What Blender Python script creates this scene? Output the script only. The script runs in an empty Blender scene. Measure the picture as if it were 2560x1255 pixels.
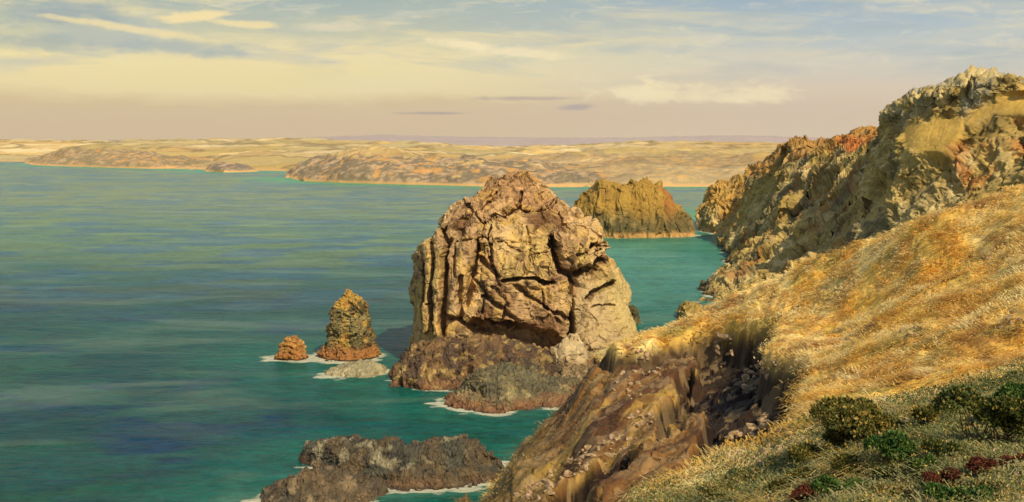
import bpy, math, random
import numpy as np
from mathutils import Vector
random.seed(7)
R = np.random.RandomState(11)
if 'T0' in globals(): print('T', round(time.time()-T0,1))
# ------------------------------------------------------------------ camera
F, H, CX, HY = 2745.0, 50.0, 1280.0, 350.0      # focal length in photo pixels, eye height, centre column, eye-level row
S = bpy.context.scene
C = S.collection
cam = bpy.data.objects.new('camera', bpy.data.cameras.new('camera')); C.objects.link(cam)
cam.location = (0, 0, H); cam.rotation_euler = (math.radians(90), 0, 0)
cam.data.sensor_width = 36; cam.data.lens = 36*F/2560
cam.data.shift_y = -(627.5-HY)/2560
cam.data.clip_start = 0.5; cam.data.clip_end = 60000
S.camera = cam
S.view_settings.view_transform = 'Standard'; S.view_settings.look = 'None'
S.view_settings.exposure = 0.0; S.view_settings.gamma = 1
S.cycles.max_bounces = 6

def lin(c):
    return tuple(((v/255)/12.92 if v/255 <= .04045 else ((v/255+.055)/1.055)**2.4) for v in c)
def L(*c): return np.array(lin(c))

if 'T0' in globals(): print('T', round(time.time()-T0,1))
# ------------------------------------------------------------------ sun
SUN = Vector((0.36, -0.62, 0.68)).normalized()
elev = math.asin(SUN.z); azim = math.atan2(SUN.x, SUN.y)
sl = bpy.data.lights.new('sun', 'SUN'); sl.energy = 4.4; sl.angle = math.radians(.6); sl.color = (1, .87, .65)
sun = bpy.data.objects.new('sun', sl); C.objects.link(sun)
sun.rotation_euler = SUN.to_track_quat('Z', 'Y').to_euler()

if 'T0' in globals(): print('T', round(time.time()-T0,1))
# ------------------------------------------------------------------ world
W = bpy.data.worlds.new("World"); S.world = W; W.use_nodes = True
nt = W.node_tree; nt.nodes.clear()
class G:
    """small helper for building node graphs"""
    def __init__(s, t): s.t = t
    def n(s, typ, **k):
        x = s.t.nodes.new(typ)
        for a, b in k.items(): setattr(x, a, b)
        return x
    def put(s, sock, v):
        if isinstance(v, bpy.types.NodeSocket): s.t.links.new(v, sock)
        else: sock.default_value = v
    def m(s, op, a, b=0.0, c=0.0, clamp=False):
        x = s.n('ShaderNodeMath', operation=op, use_clamp=clamp)
        s.put(x.inputs[0], a); s.put(x.inputs[1], b); s.put(x.inputs[2], c)
        return x.outputs[0]
    def xyz(s, a, b, c):
        x = s.n('ShaderNodeCombineXYZ')
        for i, v in enumerate((a, b, c)): s.put(x.inputs[i], v)
        return x.outputs[0]
    def noise(s, vec, scale, detail=4, rough=.5, dist=0.0, col=False):
        x = s.n('ShaderNodeTexNoise'); s.put(x.inputs['Vector'], vec)
        x.inputs['Scale'].default_value = scale; x.inputs['Detail'].default_value = detail
        x.inputs['Roughness'].default_value = rough; x.inputs['Distortion'].default_value = dist
        return x.outputs['Color' if col else 'Fac']
    def ramp(s, fac, stops, interp='LINEAR'):
        x = s.n('ShaderNodeValToRGB'); s.put(x.inputs[0], fac); cr = x.color_ramp; cr.interpolation = interp
        while len(cr.elements) < len(stops): cr.elements.new(.5)
        for e, (p, c) in zip(cr.elements, stops):
            e.position = p; e.color = (c, c, c, 1) if isinstance(c, (int, float)) else (*c, 1)
        return x.outputs[0]
    def mix(s, f, a, b, blend='MIX'):
        x = s.n('ShaderNodeMix', data_type='RGBA', blend_type=blend); x.clamp_factor = True
        s.put(x.inputs[0], f)
        for i, v in ((6, a), (7, b)):
            if not isinstance(v, bpy.types.NodeSocket): v = (*v, 1)
            s.put(x.inputs[i], v)
        return x.outputs[2]
g = G(nt)
tc = g.n('ShaderNodeTexCoord'); sp = g.n('ShaderNodeSeparateXYZ'); nt.links.new(tc.outputs['Generated'], sp.inputs[0])
az = g.m('ARCTAN2', sp.outputs[0], sp.outputs[1])           # compass angle of the view direction
el = g.m('ARCSINE', sp.outputs[2])                          # height above the horizon
U = g.m('MULTIPLY', az, 2.745); V = g.m('MULTIPLY', el, 2.745)   # thousandths-of-a-turn units shared by all clouds
vec = g.xyz(U, g.m('MULTIPLY', V, 3.2), 0.0)
w1 = g.noise(vec, 2.2, 5, .6, .4); w2 = g.noise(vec, 7, 5, .65, .8)
Vw = g.m('ADD', V, g.m('MULTIPLY', g.m('SUBTRACT', w1, .5), .10))
Vw = g.m('ADD', Vw, g.m('MULTIPLY', g.m('SUBTRACT', w2, .5), .03))
SK = 1.0
def sc(*c, k=SK): return tuple(float(v*k) for v in lin(c))
right = g.ramp(g.m('ADD', g.m('MULTIPLY', U, .4), .5), [(.0, 0.0), (.42, 0.15), (.78, 1.0)])
left_grad = g.ramp(g.m('MULTIPLY', Vw, 1.4), [(0, sc(220,192,148)), (.075, sc(222,193,150)), (.125, sc(224,198,148)), (.17, sc(242,222,164)), (.28, sc(244,226,164)), (.36, sc(205,202,168)), (.45, sc(172,184,172)), (.6, sc(150,170,176)), (1, sc(116,146,180))])
right_grad = g.ramp(g.m('MULTIPLY', Vw, 1.4), [(0, sc(226,202,170)), (.08, sc(222,197,168)), (.16, sc(220,202,176)), (.26, sc(206,203,190)), (.36, sc(180,192,194)), (.5, sc(154,176,194)), (1, sc(118,148,182))])
base = g.mix(right, left_grad, right_grad)
# streaked high cloud
st = g.noise(g.xyz(g.m('MULTIPLY', U, 1.0), g.m('MULTIPLY', g.m('ADD', V, g.m('MULTIPLY', U, .03)), 9.0), 3.3), 2.6, 6, .6, .6)
stm = g.ramp(st, [(.47, 0.0), (.62, 1.0)])
band = g.ramp(V, [(.16, 0.0), (.22, 1.0), (.33, .85), (.5, .3)])
base = g.mix(g.m('MULTIPLY', g.m('MULTIPLY', stm, band), g.m('SUBTRACT', .8, g.m('MULTIPLY', right, .5))), base, sc(238,220,170))
pf = g.noise(g.xyz(U, g.m('MULTIPLY', V, 3.5), 5.7), 9, 7, .68, .7)
base = g.mix(g.m('MULTIPLY', g.ramp(pf, [(.52, 0.0), (.72, .55)]), g.ramp(V, [(.10, 0.0), (.2, 1.0), (1, .8)])), base, sc(240,226,190))
bl = g.noise(g.xyz(g.m('MULTIPLY', U, 1.0), g.m('MULTIPLY', V, 6.0), 9.1), 3.0, 5, .55, .5)
base = g.mix(g.m('MULTIPLY', g.ramp(bl, [(.5, 0.0), (.68, .6)]), g.ramp(V, [(.12, 0.0), (.2, 1.0), (1, 1.0)])), base, sc(166,180,182))
def cloud(base, px, py, rx, ry, colr, amt, soft=.5, tilt=0.0, wob=1.0, seed=0.0, flat=False):
    """an elongated cloud at a compass direction and height given in the units above"""
    u0 = math.atan2(px-CX, F)*2.745; v0 = (HY-py)/F*math.cos(u0/2.745)*2.745
    du = g.m('SUBTRACT', U, u0); dv = g.m('SUBTRACT', g.m('SUBTRACT', V, v0), g.m('MULTIPLY', du, tilt))
    nn = g.noise(g.xyz(g.m('MULTIPLY', U, 1.0), g.m('MULTIPLY', V, 2.2), seed), 14, 6, .62, .4)
    a = g.m('DIVIDE', du, rx/1000); b = g.m('DIVIDE', dv, ry/1000)
    if flat: b = g.m('MAXIMUM', b, g.m('MULTIPLY', b, -2.2))
    r = g.m('SQRT', g.m('ADD', g.m('MULTIPLY', a, a), g.m('MULTIPLY', b, b)))
    r = g.m('ADD', r, g.m('MULTIPLY', g.m('SUBTRACT', nn, .5), 2.2*wob))
    f = g.m('MULTIPLY', g.ramp(r, [(max(0, 1-soft)*.8, 1.0), (1.0, 0.0)], 'EASE'), amt)
    return g.mix(f, base, colr)
cream = sc(246,224,166); cream2 = sc(250,232,186); blue = sc(160,176,178); mauve = sc(176,156,150)
for a in ((450,120,240,26,blue,.75,.7,-.02,.7,1), (150,30,200,40,sc(150,168,172),.8,.7,.05,.8,2), (90,110,160,30,sc(160,174,168),.6,.7,0,.8,3),
          (480,42,130,16,cream,.95,.6,.10,.8,4), (330,72,260,13,cream,.75,.6,-.12,.7,5), (600,60,150,14,cream,.8,.6,-.06,.8,6),
          (850,70,160,15,sc(226,214,184),.7,.7,.02,.8,7), (1160,112,120,16,cream2,.85,.7,-.10,.8,8), (1290,132,170,20,cream2,.7,.7,-.08,.8,9),
          (640,195,520,52,sc(240,222,160),.7,.8,0,.5,10), (950,210,260,40,sc(238,222,172),.6,.8,0,.6,11),
          (1620,238,150,50,cream2,.95,.75,0,1.1,12,True), (1750,245,170,34,cream2,.7,.75,0,1.2,13,True), (1900,243,130,44,cream2,.85,.75,0,1.0,14,True),
          (2000,140,260,22,sc(216,206,184),.5,.8,0,.7,18),
          (1080,283,120,5,mauve,.75,.6,0,.5,15), (1310,246,170,8,mauve,.6,.7,0,.6,16), (1440,268,60,11,sc(172,160,160),.75,.7,.05,.5,17)):
    base = cloud(base, *a)
sky = g.n('ShaderNodeTexSky', sky_type='NISHITA'); sky.sun_disc = False
sky.sun_elevation = elev; sky.sun_rotation = azim; sky.altitude = 50
bgA = g.n('ShaderNodeBackground'); nt.links.new(sky.outputs[0], bgA.inputs[0]); bgA.inputs[1].default_value = .14
bgB = g.n('ShaderNodeBackground'); nt.links.new(base, bgB.inputs[0]); bgB.inputs[1].default_value = 1.06
ms = g.n('ShaderNodeMixShader')
g.put(ms.inputs[0], g.ramp(V, [(.0, 0.0), (.40, 0.0), (1.0, .85)]))
nt.links.new(bgB.outputs[0], ms.inputs[1]); nt.links.new(bgA.outputs[0], ms.inputs[2])
wo = g.n('ShaderNodeOutputWorld'); nt.links.new(ms.outputs[0], wo.inputs[0])

if 'T0' in globals(): print('T', round(time.time()-T0,1))
# ------------------------------------------------------------------ numpy noise
def _h(ix, iy, iz, seed):
    with np.errstate(over='ignore'):
        h = (ix.astype(np.int64)*374761393 + iy.astype(np.int64)*668265263 + iz.astype(np.int64)*2147483647 + seed*974711) & 0xffffffff
        h = ((h ^ (h >> 13))*1274126177) & 0xffffffff
        h = ((h ^ (h >> 16))*2246822519) & 0xffffffff
        h = h ^ (h >> 15)
    return (h & 0xffffff)/float(0x1000000)
def vnoise(p, seed=0):
    i = np.floor(p).astype(np.int64); f = p-i; f = f*f*f*(f*(f*6-15)+10)
    r = 0
    for a in (0, 1):
        for b in (0, 1):
            for c in (0, 1):
                w = (f[..., 0] if a else 1-f[..., 0])*(f[..., 1] if b else 1-f[..., 1])*(f[..., 2] if c else 1-f[..., 2])
                r = r + w*_h(i[..., 0]+a, i[..., 1]+b, i[..., 2]+c, seed)
    return r*2-1
def fbm(p, oct=4, seed=0, gain=.5, lac=2.03):
    r = 0; a = 1; s = 0
    for o in range(oct):
        r = r+a*vnoise(p*lac**o+o*17.3, seed+o); s += a; a *= gain
    return r/s
def ridged(p, oct=4, seed=0):
    r = 0; a = 1; s = 0
    for o in range(oct):
        r = r+a*(1-2*np.abs(vnoise(p*2.03**o+o*9.1, seed+o))); s += a; a *= .5
    return r/s
def worley(p, seed=0, jit=.95, ang=0.0):
    """nearest and second nearest cell distance, cell random numbers, vector to the cell point"""
    i = np.floor(p).astype(np.int64)
    F1 = np.full(p.shape[:-1], 9.); F2 = F1.copy(); J = np.zeros(p.shape, np.int64); D = np.zeros_like(p)
    for a in (-1, 0, 1):
        for b in (-1, 0, 1):
            for c in (-1, 0, 1):
                jx, jy, jz = i[..., 0]+a, i[..., 1]+b, i[..., 2]+c
                q = np.stack([jx+.5+jit*(_h(jx, jy, jz, seed)-.5), jy+.5+jit*(_h(jx, jy, jz, seed+1)-.5), jz+.5+jit*(_h(jx, jy, jz, seed+2)-.5)], -1)
                d = p-q; r = np.sqrt((d*d).sum(-1)); r = r*(1-ang)+ang*np.abs(d).max(-1)*1.25 if ang else r; n = r < F1
                F2 = np.where(n, F1, np.minimum(F2, r)); F1 = np.where(n, r, F1)
                D = np.where(n[..., None], d, D)
                J = np.where(n[..., None], np.stack([jx, jy, jz], -1), J)
    K = np.stack([_h(J[..., 0], J[..., 1], J[..., 2], seed+k) for k in (5, 6, 7)], -1)
    return F1, F2, K, D
def ss(a, b, x):
    t = np.clip((x-a)/(b-a), 0, 1); return t*t*(3-2*t)
def mixc(a, b, t): return a+(b-a)*np.asarray(t)[..., None]
def polydist(qx, qy, pts):
    """distance in the picture plane of the trace to a polyline"""
    best = np.full(qx.shape, 1e9)
    for (x0, y0), (x1, y1) in zip(pts[:-1], pts[1:]):
        dx, dy = x1-x0, y1-y0; t = np.clip(((qx-x0)*dx+(qy-y0)*dy)/(dx*dx+dy*dy+1e-9), 0, 1)
        best = np.minimum(best, np.hypot(qx-x0-t*dx, qy-y0-t*dy))
    return best
def inpoly(qx, qy, pts):
    r = np.zeros(qx.shape, bool); n = len(pts)
    for k in range(n):
        x0, y0 = pts[k]; x1, y1 = pts[(k+1) % n]
        c = ((y0 > qy) != (y1 > qy)) & (qx < (x1-x0)*(qy-y0)/((y1-y0) or 1e-9)+x0)
        r ^= c
    return r
def polymask(qx, qy, pts, soft):
    d = polydist(qx, qy, list(pts)+[pts[0]]); ins = inpoly(qx, qy, pts)
    return ss(-soft, soft, np.where(ins, d, -d))
def P(px, py, d): return np.array([(px-CX)/F*d, d, H-(py-HY)/F*d])
def proj(p):
    y = np.maximum(p[..., 1], .5); return CX+p[..., 0]/y*F, HY+(H-p[..., 2])/y*F
def wat(py): return F*H/(py-HY)

if 'T0' in globals(): print('T', round(time.time()-T0,1))
# ------------------------------------------------------------------ mesh building
def mesh_from(name, verts, faces4, cols=None, tris=None, mat=None, parent=None, smooth=True, link=True):
    me = bpy.data.meshes.new(name)
    v = np.asarray(verts, np.float32).reshape(-1, 3)
    f4 = np.asarray(faces4, np.int32).reshape(-1, 4); f3 = np.zeros((0, 3), np.int32) if tris is None else np.asarray(tris, np.int32).reshape(-1, 3)
    me.vertices.add(len(v)); me.vertices.foreach_set('co', v.ravel())
    nl = f4.size+f3.size; me.loops.add(nl)
    me.loops.foreach_set('vertex_index', np.concatenate([f4.ravel(), f3.ravel()]))
    me.polygons.add(len(f4)+len(f3))
    ls = np.concatenate([np.arange(len(f4))*4, f4.size+np.arange(len(f3))*3]).astype(np.int32)
    me.polygons.foreach_set('loop_start', ls)
    me.polygons.foreach_set('use_smooth', np.full(len(ls), smooth, bool))
    me.update(calc_edges=True); me.validate()
    if cols is not None:
        c = np.asarray(cols, np.float32).reshape(-1, 3); c = np.clip(np.hstack([c, np.ones((len(c), 1), np.float32)]), 0, 1)
        at = me.color_attributes.new('Col', 'FLOAT_COLOR', 'POINT'); at.data.foreach_set('color', c.ravel().astype(np.float32))
    if mat: me.materials.append(mat)
    o = bpy.data.objects.new(name, me)
    if link: C.objects.link(o)
    if parent: o.parent = parent
    return o
def gridfaces(nv, nu, closed=False, flip=False):
    a = np.arange(nv*nu).reshape(nv, nu)
    b = np.roll(a, -1, 1) if closed else a[:, 1:]
    a0 = a if closed else a[:, :-1]
    q = np.stack([a0[:-1], b[:-1], b[1:], a0[1:]], -1).reshape(-1, 4)
    return q[:, ::-1] if flip else q
def tag(o, label=None, cat=None, group=None, kind=None):
    if label: o['label'] = label
    if cat: o['category'] = cat
    if group: o['group'] = group
    if kind: o['kind'] = kind
    return o
def catmull(pts, t):
    """pts (n,3) sampled at t in 0..n-1"""
    n = len(pts); i = np.clip(np.floor(t).astype(int), 0, n-2); f = (t-i)[:, None]
    p0 = pts[np.maximum(i-1, 0)]; p1 = pts[i]; p2 = pts[i+1]; p3 = pts[np.minimum(i+2, n-1)]
    return .5*(2*p1+(p2-p0)*f+(2*p0-5*p1+4*p2-p3)*f*f+(3*p1-3*p2+p3-p0)*f**3)
def loft(rows, nu, nv, vw=None):
    A = []
    for r in rows:
        w = np.array([P(*q) for q in r])
        d = np.r_[0, np.cumsum(np.linalg.norm(np.diff(w, axis=0), axis=1)+1e-6)]; d /= d[-1]
        k = len(r)
        if all(len(q) == k for q in rows): tt = np.linspace(0, k-1, nu)
        else: tt = np.interp(np.linspace(0, 1, nu), d, np.arange(k))
        A.append(catmull(w, tt))
    A = np.array(A)
    tv = np.interp(np.linspace(0, 1, nv), np.linspace(0, 1, len(rows)) if vw is None else vw, np.arange(len(rows)))
    B = A.transpose(1, 0, 2).reshape(nu, len(rows), 3)
    out = np.empty((nv, nu, 3))
    for j in range(nu): out[:, j] = catmull(B[j], tv)
    return out
def normals(X, ref=None):
    du = np.gradient(X, axis=1); dv = np.gradient(X, axis=0); n = np.cross(du, dv)
    n /= np.linalg.norm(n, axis=-1, keepdims=True)+1e-9
    if ref is not None:
        s = np.sign((n*(np.asarray(ref)-X)).sum(-1).mean()) or 1; n = n*s
    return n

if 'T0' in globals(): print('T', round(time.time()-T0,1))
# ------------------------------------------------------------------ materials
def surf(name, bump=.5, bscale=.6, var=.35, vscale=.3, rough=.9, hue=None, spec=.3, fine=6.0, stretch=(1, 1, 1), crack=0.0, cscale=.3):
    m = bpy.data.materials.new(name); m.use_nodes = True; t = m.node_tree; t.nodes.clear(); g = G(t)
    at = g.n('ShaderNodeAttribute', attribute_name='Col'); geo = g.n('ShaderNodeNewGeometry')
    mp = g.n('ShaderNodeMapping'); t.links.new(geo.outputs['Position'], mp.inputs[0]); mp.inputs['Scale'].default_value = stretch
    v = mp.outputs[0]
    n1 = g.noise(v, vscale, 6, .65, .6); n2 = g.noise(v, vscale*fine, 5, .7, .3)
    k = g.m('ADD', 1.0, g.m('MULTIPLY', g.m('SUBTRACT', g.m('ADD', g.m('MULTIPLY', n1, .6), g.m('MULTIPLY', n2, .6)), .6), var*4))
    col = g.mix(1.0, at.outputs['Color'], g.xyz(k, k, k), 'MULTIPLY')
    if hue is not None:
        n3 = g.noise(v, vscale*1.7, 5, .6, .8)
        col = g.mix(g.ramp(n3, [(.5, 0.0), (.72, .6)]), col, hue)
    bs = g.n('ShaderNodeBsdfPrincipled'); g.put(bs.inputs['Base Color'], col)
    bs.inputs['Roughness'].default_value = rough; bs.inputs['Specular IOR Level'].default_value = spec
    hgt = g.m('ADD', g.noise(v, bscale, 8, .65, .3), g.m('MULTIPLY', g.noise(v, bscale*7, 6, .7), .35))
    if crack:
        vo = g.n('ShaderNodeTexVoronoi', feature='DISTANCE_TO_EDGE'); wv = g.n('ShaderNodeVectorMath', operation='ADD')
        t.links.new(v, wv.inputs[0]); t.links.new(g.noise(v, cscale*1.3, 4, .6, 0, True), wv.inputs[1])
        t.links.new(wv.outputs[0], vo.inputs['Vector']); vo.inputs['Scale'].default_value = cscale
        hgt = g.m('SUBTRACT', hgt, g.m('MULTIPLY', g.ramp(vo.outputs[0], [(0, 1.0), (.09, 0.0)]), crack))
    bp = g.n('ShaderNodeBump'); bp.inputs['Strength'].default_value = bump; bp.inputs['Distance'].default_value = 1/bscale*.35
    t.links.new(hgt, bp.inputs['Height']); t.links.new(bp.outputs[0], bs.inputs['Normal'])
    o = g.n('ShaderNodeOutputMaterial'); t.links.new(bs.outputs[0], o.inputs[0])
    return m
M_stack = surf('weathered_rock', .55, .8, .34, .22, crack=.5, cscale=.42)
M_cliff = surf('cliff_rock', .6, .45, .42, .12, crack=.12, cscale=.22)
M_reef = surf('wet_rock', .8, 1.2, .55, .6, rough=.6, spec=.5, crack=.4, cscale=.8)
M_ground = surf('dry_turf', .8, 2.2, .35, .5, stretch=(1, .5, 1), fine=9)
M_hill = surf('far_fields', .25, .03, .14, .012, fine=5)
M_stone = surf('stone', .6, 5, .3, 2.0)

if 'T0' in globals(): print('T', round(time.time()-T0,1))
# ------------------------------------------------------------------ rocks
waterpts = []       # where rock meets the sea, for foam
foamskip = False
def rockify(X, n, blocks=((.2, 1.5),), crackw=.06, crackd=.8, fb=(.15, 1.0), stretch=(1, 1, 1), seed=1, warp=1.2, tilt=.8, ang=.75, dip=None):
    """displace a surface into fractured blocks; returns the new surface and per-vertex cell randoms"""
    s = np.array(stretch); Xr = X
    if dip is not None:
        ax, az_ = math.radians(dip[0]), math.radians(dip[1]); c1, s1, c2, s2 = math.cos(ax), math.sin(ax), math.cos(az_), math.sin(az_)
        Xr = X@np.array([[c2, -s2, 0], [s2, c2, 0], [0, 0, 1.]])@np.array([[c1, 0, s1], [0, 1, 0], [-s1, 0, c1]])
    wq = warp*.55*np.stack([fbm(X*.12+k*31, 3, seed+k) for k in range(3)], -1)*2
    B = X; X = X+n*(fb[1]*fbm(X*fb[0], 3, seed+3))[..., None]; nn_ = n; K0 = None; ck = np.zeros(X.shape[:-1])
    q = Xr*s+wq
    for k, (sc_, amp) in enumerate(blocks):
        F1, F2, K, D = worley(q*sc_, seed+20*k, ang=ang)
        # every block of the rock is broken off along one flat plane
        key = (K[..., 0]*4096).astype(np.int64)*4096+(K[..., 1]*4096).astype(np.int64)
        u, inv = np.unique(key.ravel(), return_inverse=True); inv = inv.ravel(); cnt = np.bincount(inv).astype(float)
        mean = lambda A: np.stack([np.bincount(inv, A[..., c].ravel())/cnt for c in range(3)], -1)
        cp, cn = mean(X), mean(nn_); r3 = mean(K)-.5; r3b = np.stack([_h(u, u*3, u*7, k), _h(u, u*5, u*11, k+1), _h(u, u*2, u*13, k+2)], -1)-.5
        cn = cn/(np.linalg.norm(cn, axis=1, keepdims=True)+1e-9)+r3b*tilt*(1.0 if k else .7); cn /= np.linalg.norm(cn, axis=1, keepdims=True)+1e-9
        C_, N_ = cp[inv].reshape(X.shape), cn[inv].reshape(X.shape)
        flat = (.80, .72, .6, .5)[min(k, 3)]
        h = ((X-C_)*N_).sum(-1); lim = 1.6*amp+.2/sc_; h = np.clip(h, -lim, lim)
        X = X-N_*(h*flat)[..., None]+N_*(amp*1.25*(K[..., 2]-.5))[..., None]
        e = np.exp(-((F2-F1)/crackw)**2)*ss(.35, .7, K[..., 0]*.5+.5*fbm(B*sc_*.8, 2, seed+60+k)+.5)
        X = X-n*(amp*crackd*.7*e)[..., None]; ck = np.maximum(ck, e*(.8**k)); nn_ = nn_*(1-flat*.5)+N_*flat*.5
        if K0 is None: K0 = K
        K1 = K
    X = X+n*(.10*blocks[-1][1]*fbm(B*blocks[-1][0]*4, 3, seed+77)+.25*blocks[0][1]*.3*fbm(B*blocks[0][0]*3, 4, seed+79))[..., None]
    return X, K0, K1, ck
def colour_rock(X, K, palette, seed=5, s=.12):
    a = fbm(X*s, 4, seed)*.5+.5; b = fbm(X*s*2.7+7, 4, seed+9)*.5+.5
    c = mixc(palette[0], palette[1], ss(.35, .65, a)); c = mixc(c, palette[2], ss(.52, .72, b)*.85)
    if len(palette) > 3: c = mixc(c, palette[3], ss(.58, .75, fbm(X*s*1.6-9, 4, seed+31)*.5+.5))
    return c*(.78+.44*K[..., 1])[..., None]
def note_water(X):
    p = X.reshape(-1, 3); k = np.abs(p[:, 2]) < .6; q = p[k][:, :2]
    if len(q): waterpts.append(q[::max(1, len(q)//500)])
def outline_rock(name, rows, d0, ratio, nu, nv, mat, palette, label, cat, blocks, post=None, cpost=None, n_exp=2.5, seed=1, group=None, lean=0.0, **kw):
    """a free standing rock: left and right edges per height, with its own depth all round"""
    rows = sorted(rows, reverse=True); ys = np.array([r[0] for r in rows]); xl = np.array([r[1] for r in rows]); xr = np.array([r[2] for r in rows])
    # spread rings by arc length of the outline so that the flat top is covered too
    arc = np.r_[0, np.cumsum(np.hypot(np.diff(ys), (np.abs(np.diff(xl))+np.abs(np.diff(xr)))/2))]
    aa = np.linspace(0, arc[-1], nv); yy = np.interp(aa, arc, ys); l = np.interp(aa, arc, xl); r = np.interp(aa, arc, xr)
    ap = np.linspace(0, 1, 12)[1:-1][:, None]
    front = int(nu*.66); th = np.r_[np.linspace(-math.pi, 0, front, endpoint=False), np.linspace(0, math.pi, nu-front, endpoint=False)]
    cxp = (l+r)/2; wp = (r-l)/2
    ck, sk = np.cos(th), np.sin(th); e = 2/n_exp
    ex = np.sign(ck)*np.abs(ck)**e; ey = np.sign(sk)*np.abs(sk)**e
    s = d0/F; cxw = (cxp-CX)*s; ww = wp*s; z = H-(yy-HY)*s
    X = np.stack([cxw[:, None]+ww[:, None]*ex, d0+lean*z[:, None]+ratio*ww[:, None]*ey, np.repeat(z[:, None], nu, 1)], -1)
    cap = []
    top = X[-1]; cen = top.mean(0)
    for k in np.linspace(1, 0.02, 10)[1:]: cap.append(cen+(top-cen)*k+np.array([0, 0, (1-k)*.35]))
    X = np.concatenate([X, np.array(cap)], 0)
    n = np.cross(np.roll(X, -1, 1)-np.roll(X, 1, 1), np.gradient(X, axis=0)); n /= np.linalg.norm(n, axis=-1, keepdims=True)+1e-9
    cc = np.stack([np.full(X.shape[:2], cxw.mean()), np.full(X.shape[:2], d0), np.full(X.shape[:2], z.mean())], -1)
    n *= np.sign((n*(X-cc)).sum(-1).mean())
    qx, qy = proj(X); fr = ss(.3, -.3, n[..., 1])
    B = X.copy()
    X, K, K1, ck_ = rockify(X, n, blocks, seed=seed, **kw)
    if post: X = post(X, B, n, qx, qy, fr)
    col = colour_rock(X, K1, palette, seed+3)
    if cpost: col = cpost(col, X, K, qx, qy, fr)
    nv2 = X.shape[0]
    o = mesh_from(name, X, gridfaces(nv2, nu, True), col, mat=mat)
    tag(o, label, cat, group); note_water(X)
    return o
def reef(name, top, bot, depth, nu, nv, mat, palette, label, cat, blocks, seed=1, pw=.55, cpost=None, group=None, skirt=2.0, d_over=None, jag=.5, **kw):
    """a low rock awash or a foreshore ledge: crest line and near waterline"""
    tx = np.array(top, float); bx = np.array(bot, float)
    x0, x1 = max(tx[0, 0], bx[0, 0]), min(tx[-1, 0], bx[-1, 0]); px = np.linspace(x0, x1, nu)
    pyt = np.interp(px, tx[:, 0], tx[:, 1]); pyb = np.interp(px, bx[:, 0], bx[:, 1])
    db = wat(pyb) if d_over is None else np.full(nu, d_over); u = np.linspace(-1, 1, nu)
    t = depth*np.sqrt(np.clip(1-u*u, 0.02, 1))
    dc = db+t*.55; zc = H-(pyt-HY)/F*dc
    rows = []
    nf = int(nv*.62)
    for k in range(nv):
        if k < nf:
            w = k/(nf-1); y = db-1.2+(dc-db+1.2)*w; z = -skirt+(zc+skirt)*np.clip(w, 0, 1)**pw
        else:
            w = (k-nf+1)/(nv-nf); y = dc+(t*.45+2)*w; z = zc-(zc+skirt)*w**1.6
        rows.append(np.stack([(px-CX)/F*y, y, z], -1))
    X = np.array(rows); n = normals(X); n *= np.sign(n[..., 2].mean())
    qx, qy = proj(X)
    X, K, K1, ck_ = rockify(X, n, blocks, seed=seed, **kw)
    X[..., 2] += jag*ridged(X*np.array([.35, .35, .35]), 4, seed+50)*ss(-1, 1.5, X[..., 2])
    ed = np.minimum(ss(0, .06, (u+1)/2), ss(0, .06, (1-u)/2)); X[..., 2] = X[..., 2]*ed-(1-ed)*1.5
    col = colour_rock(X, K1, palette, seed+3, .25)
    if cpost: col = cpost(col, X, K, qx, qy)
    o = mesh_from(name, X, gridfaces(nv, nu), col, mat=mat); tag(o, label, cat, group); note_water(X)
    return o

BUFF = L(205,180,132); PINKB = L(200,165,125); YEL = L(205,175,95); BROWN = L(120,84,50); GREYR = L(150,142,120); DARK = L(70,54,38); UMB = L(100,70,40)
OR = L(180,104,42); OLIVE = L(118,102,52)

import time; T0=time.time()
# ---- the great stack
cracks = [  # (polyline, half width px, depth m)
 ([(1108,575),(1110,640),(1113,700),(1104,770),(1106,835)],7,4.2), ([(1072,600),(1080,680),(1076,760),(1082,830)],4,2.6), ([(1050,610),(1055,700),(1048,800)],3,1.5),
 ([(1186,600),(1183,660),(1172,720),(1160,760)],7,3.0), ([(1152,690),(1146,760),(1150,800)],6,2.6), ([(1200,640),(1240,690)],8,2.4), ([(1225,640),(1245,720)],4,2),([(1130,600),(1138,690)],3,1.4),
 ([(1255,704),(1310,700),(1345,703),(1385,708)],5,4.2), ([(1384,590),(1390,630),(1404,672),(1420,686),(1450,684),(1492,664),(1522,636)],9,5.0), ([(1474,624),(1515,598)],4,2.6),([(1440,640),(1480,625),(1520,615)],3,1.6),
 ([(1472,746),(1496,722),(1534,712)],7,4.0), ([(1215,556),(1262,520),(1296,508),(1322,528),(1358,520),(1392,500)],3.5,2.0), ([(1300,505),(1305,470)],3,1.6),
 ([(1424,785),(1430,830),(1436,872),(1450,900)],6,4.0), ([(1290,722),(1335,750),(1372,782),(1424,798)],5,2.2), ([(1205,742),(1240,770),(1290,805)],6,2.2), ([(1180,800),(1230,812),(1300,828)],7,3.0),
 ([(1420,690),(1428,740),(1424,785)],3,1.6), ([(1115,790),(1180,815)],8,3.0), ([(1150,545),(1200,520),(1240,470)],3,1.4), ([(1262,600),(1300,640),(1372,632)],2,.8), ([(1318,560),(1330,620),(1312,690)],2,.9), ([(1150,600),(1215,585),(1230,600)],2.5,1.4), ([(1350,720),(1366,780)],2.5,1.4), ([(1230,720),(1262,760),(1250,800)],3,1.6), ([(1180,700),(1215,730),(1205,780)],3,1.6), ([(1400,530),(1440,590)],2.5,1.2), ([(1160,500),(1210,560),(1200,600)],2.5,1.4),([(1240,560),(1225,600),(1232,650)],3,1.6),
 ([(1480,770),(1540,760)],2.5,1), ([(1440,560),(1500,600)],2,.8)]
cave = [(1165,822),(1210,800),(1265,808),(1330,822),(1385,832),(1425,858),(1432,900),(1400,915),(1360,890),(1300,868),(1240,850),(1180,845)]
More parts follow.
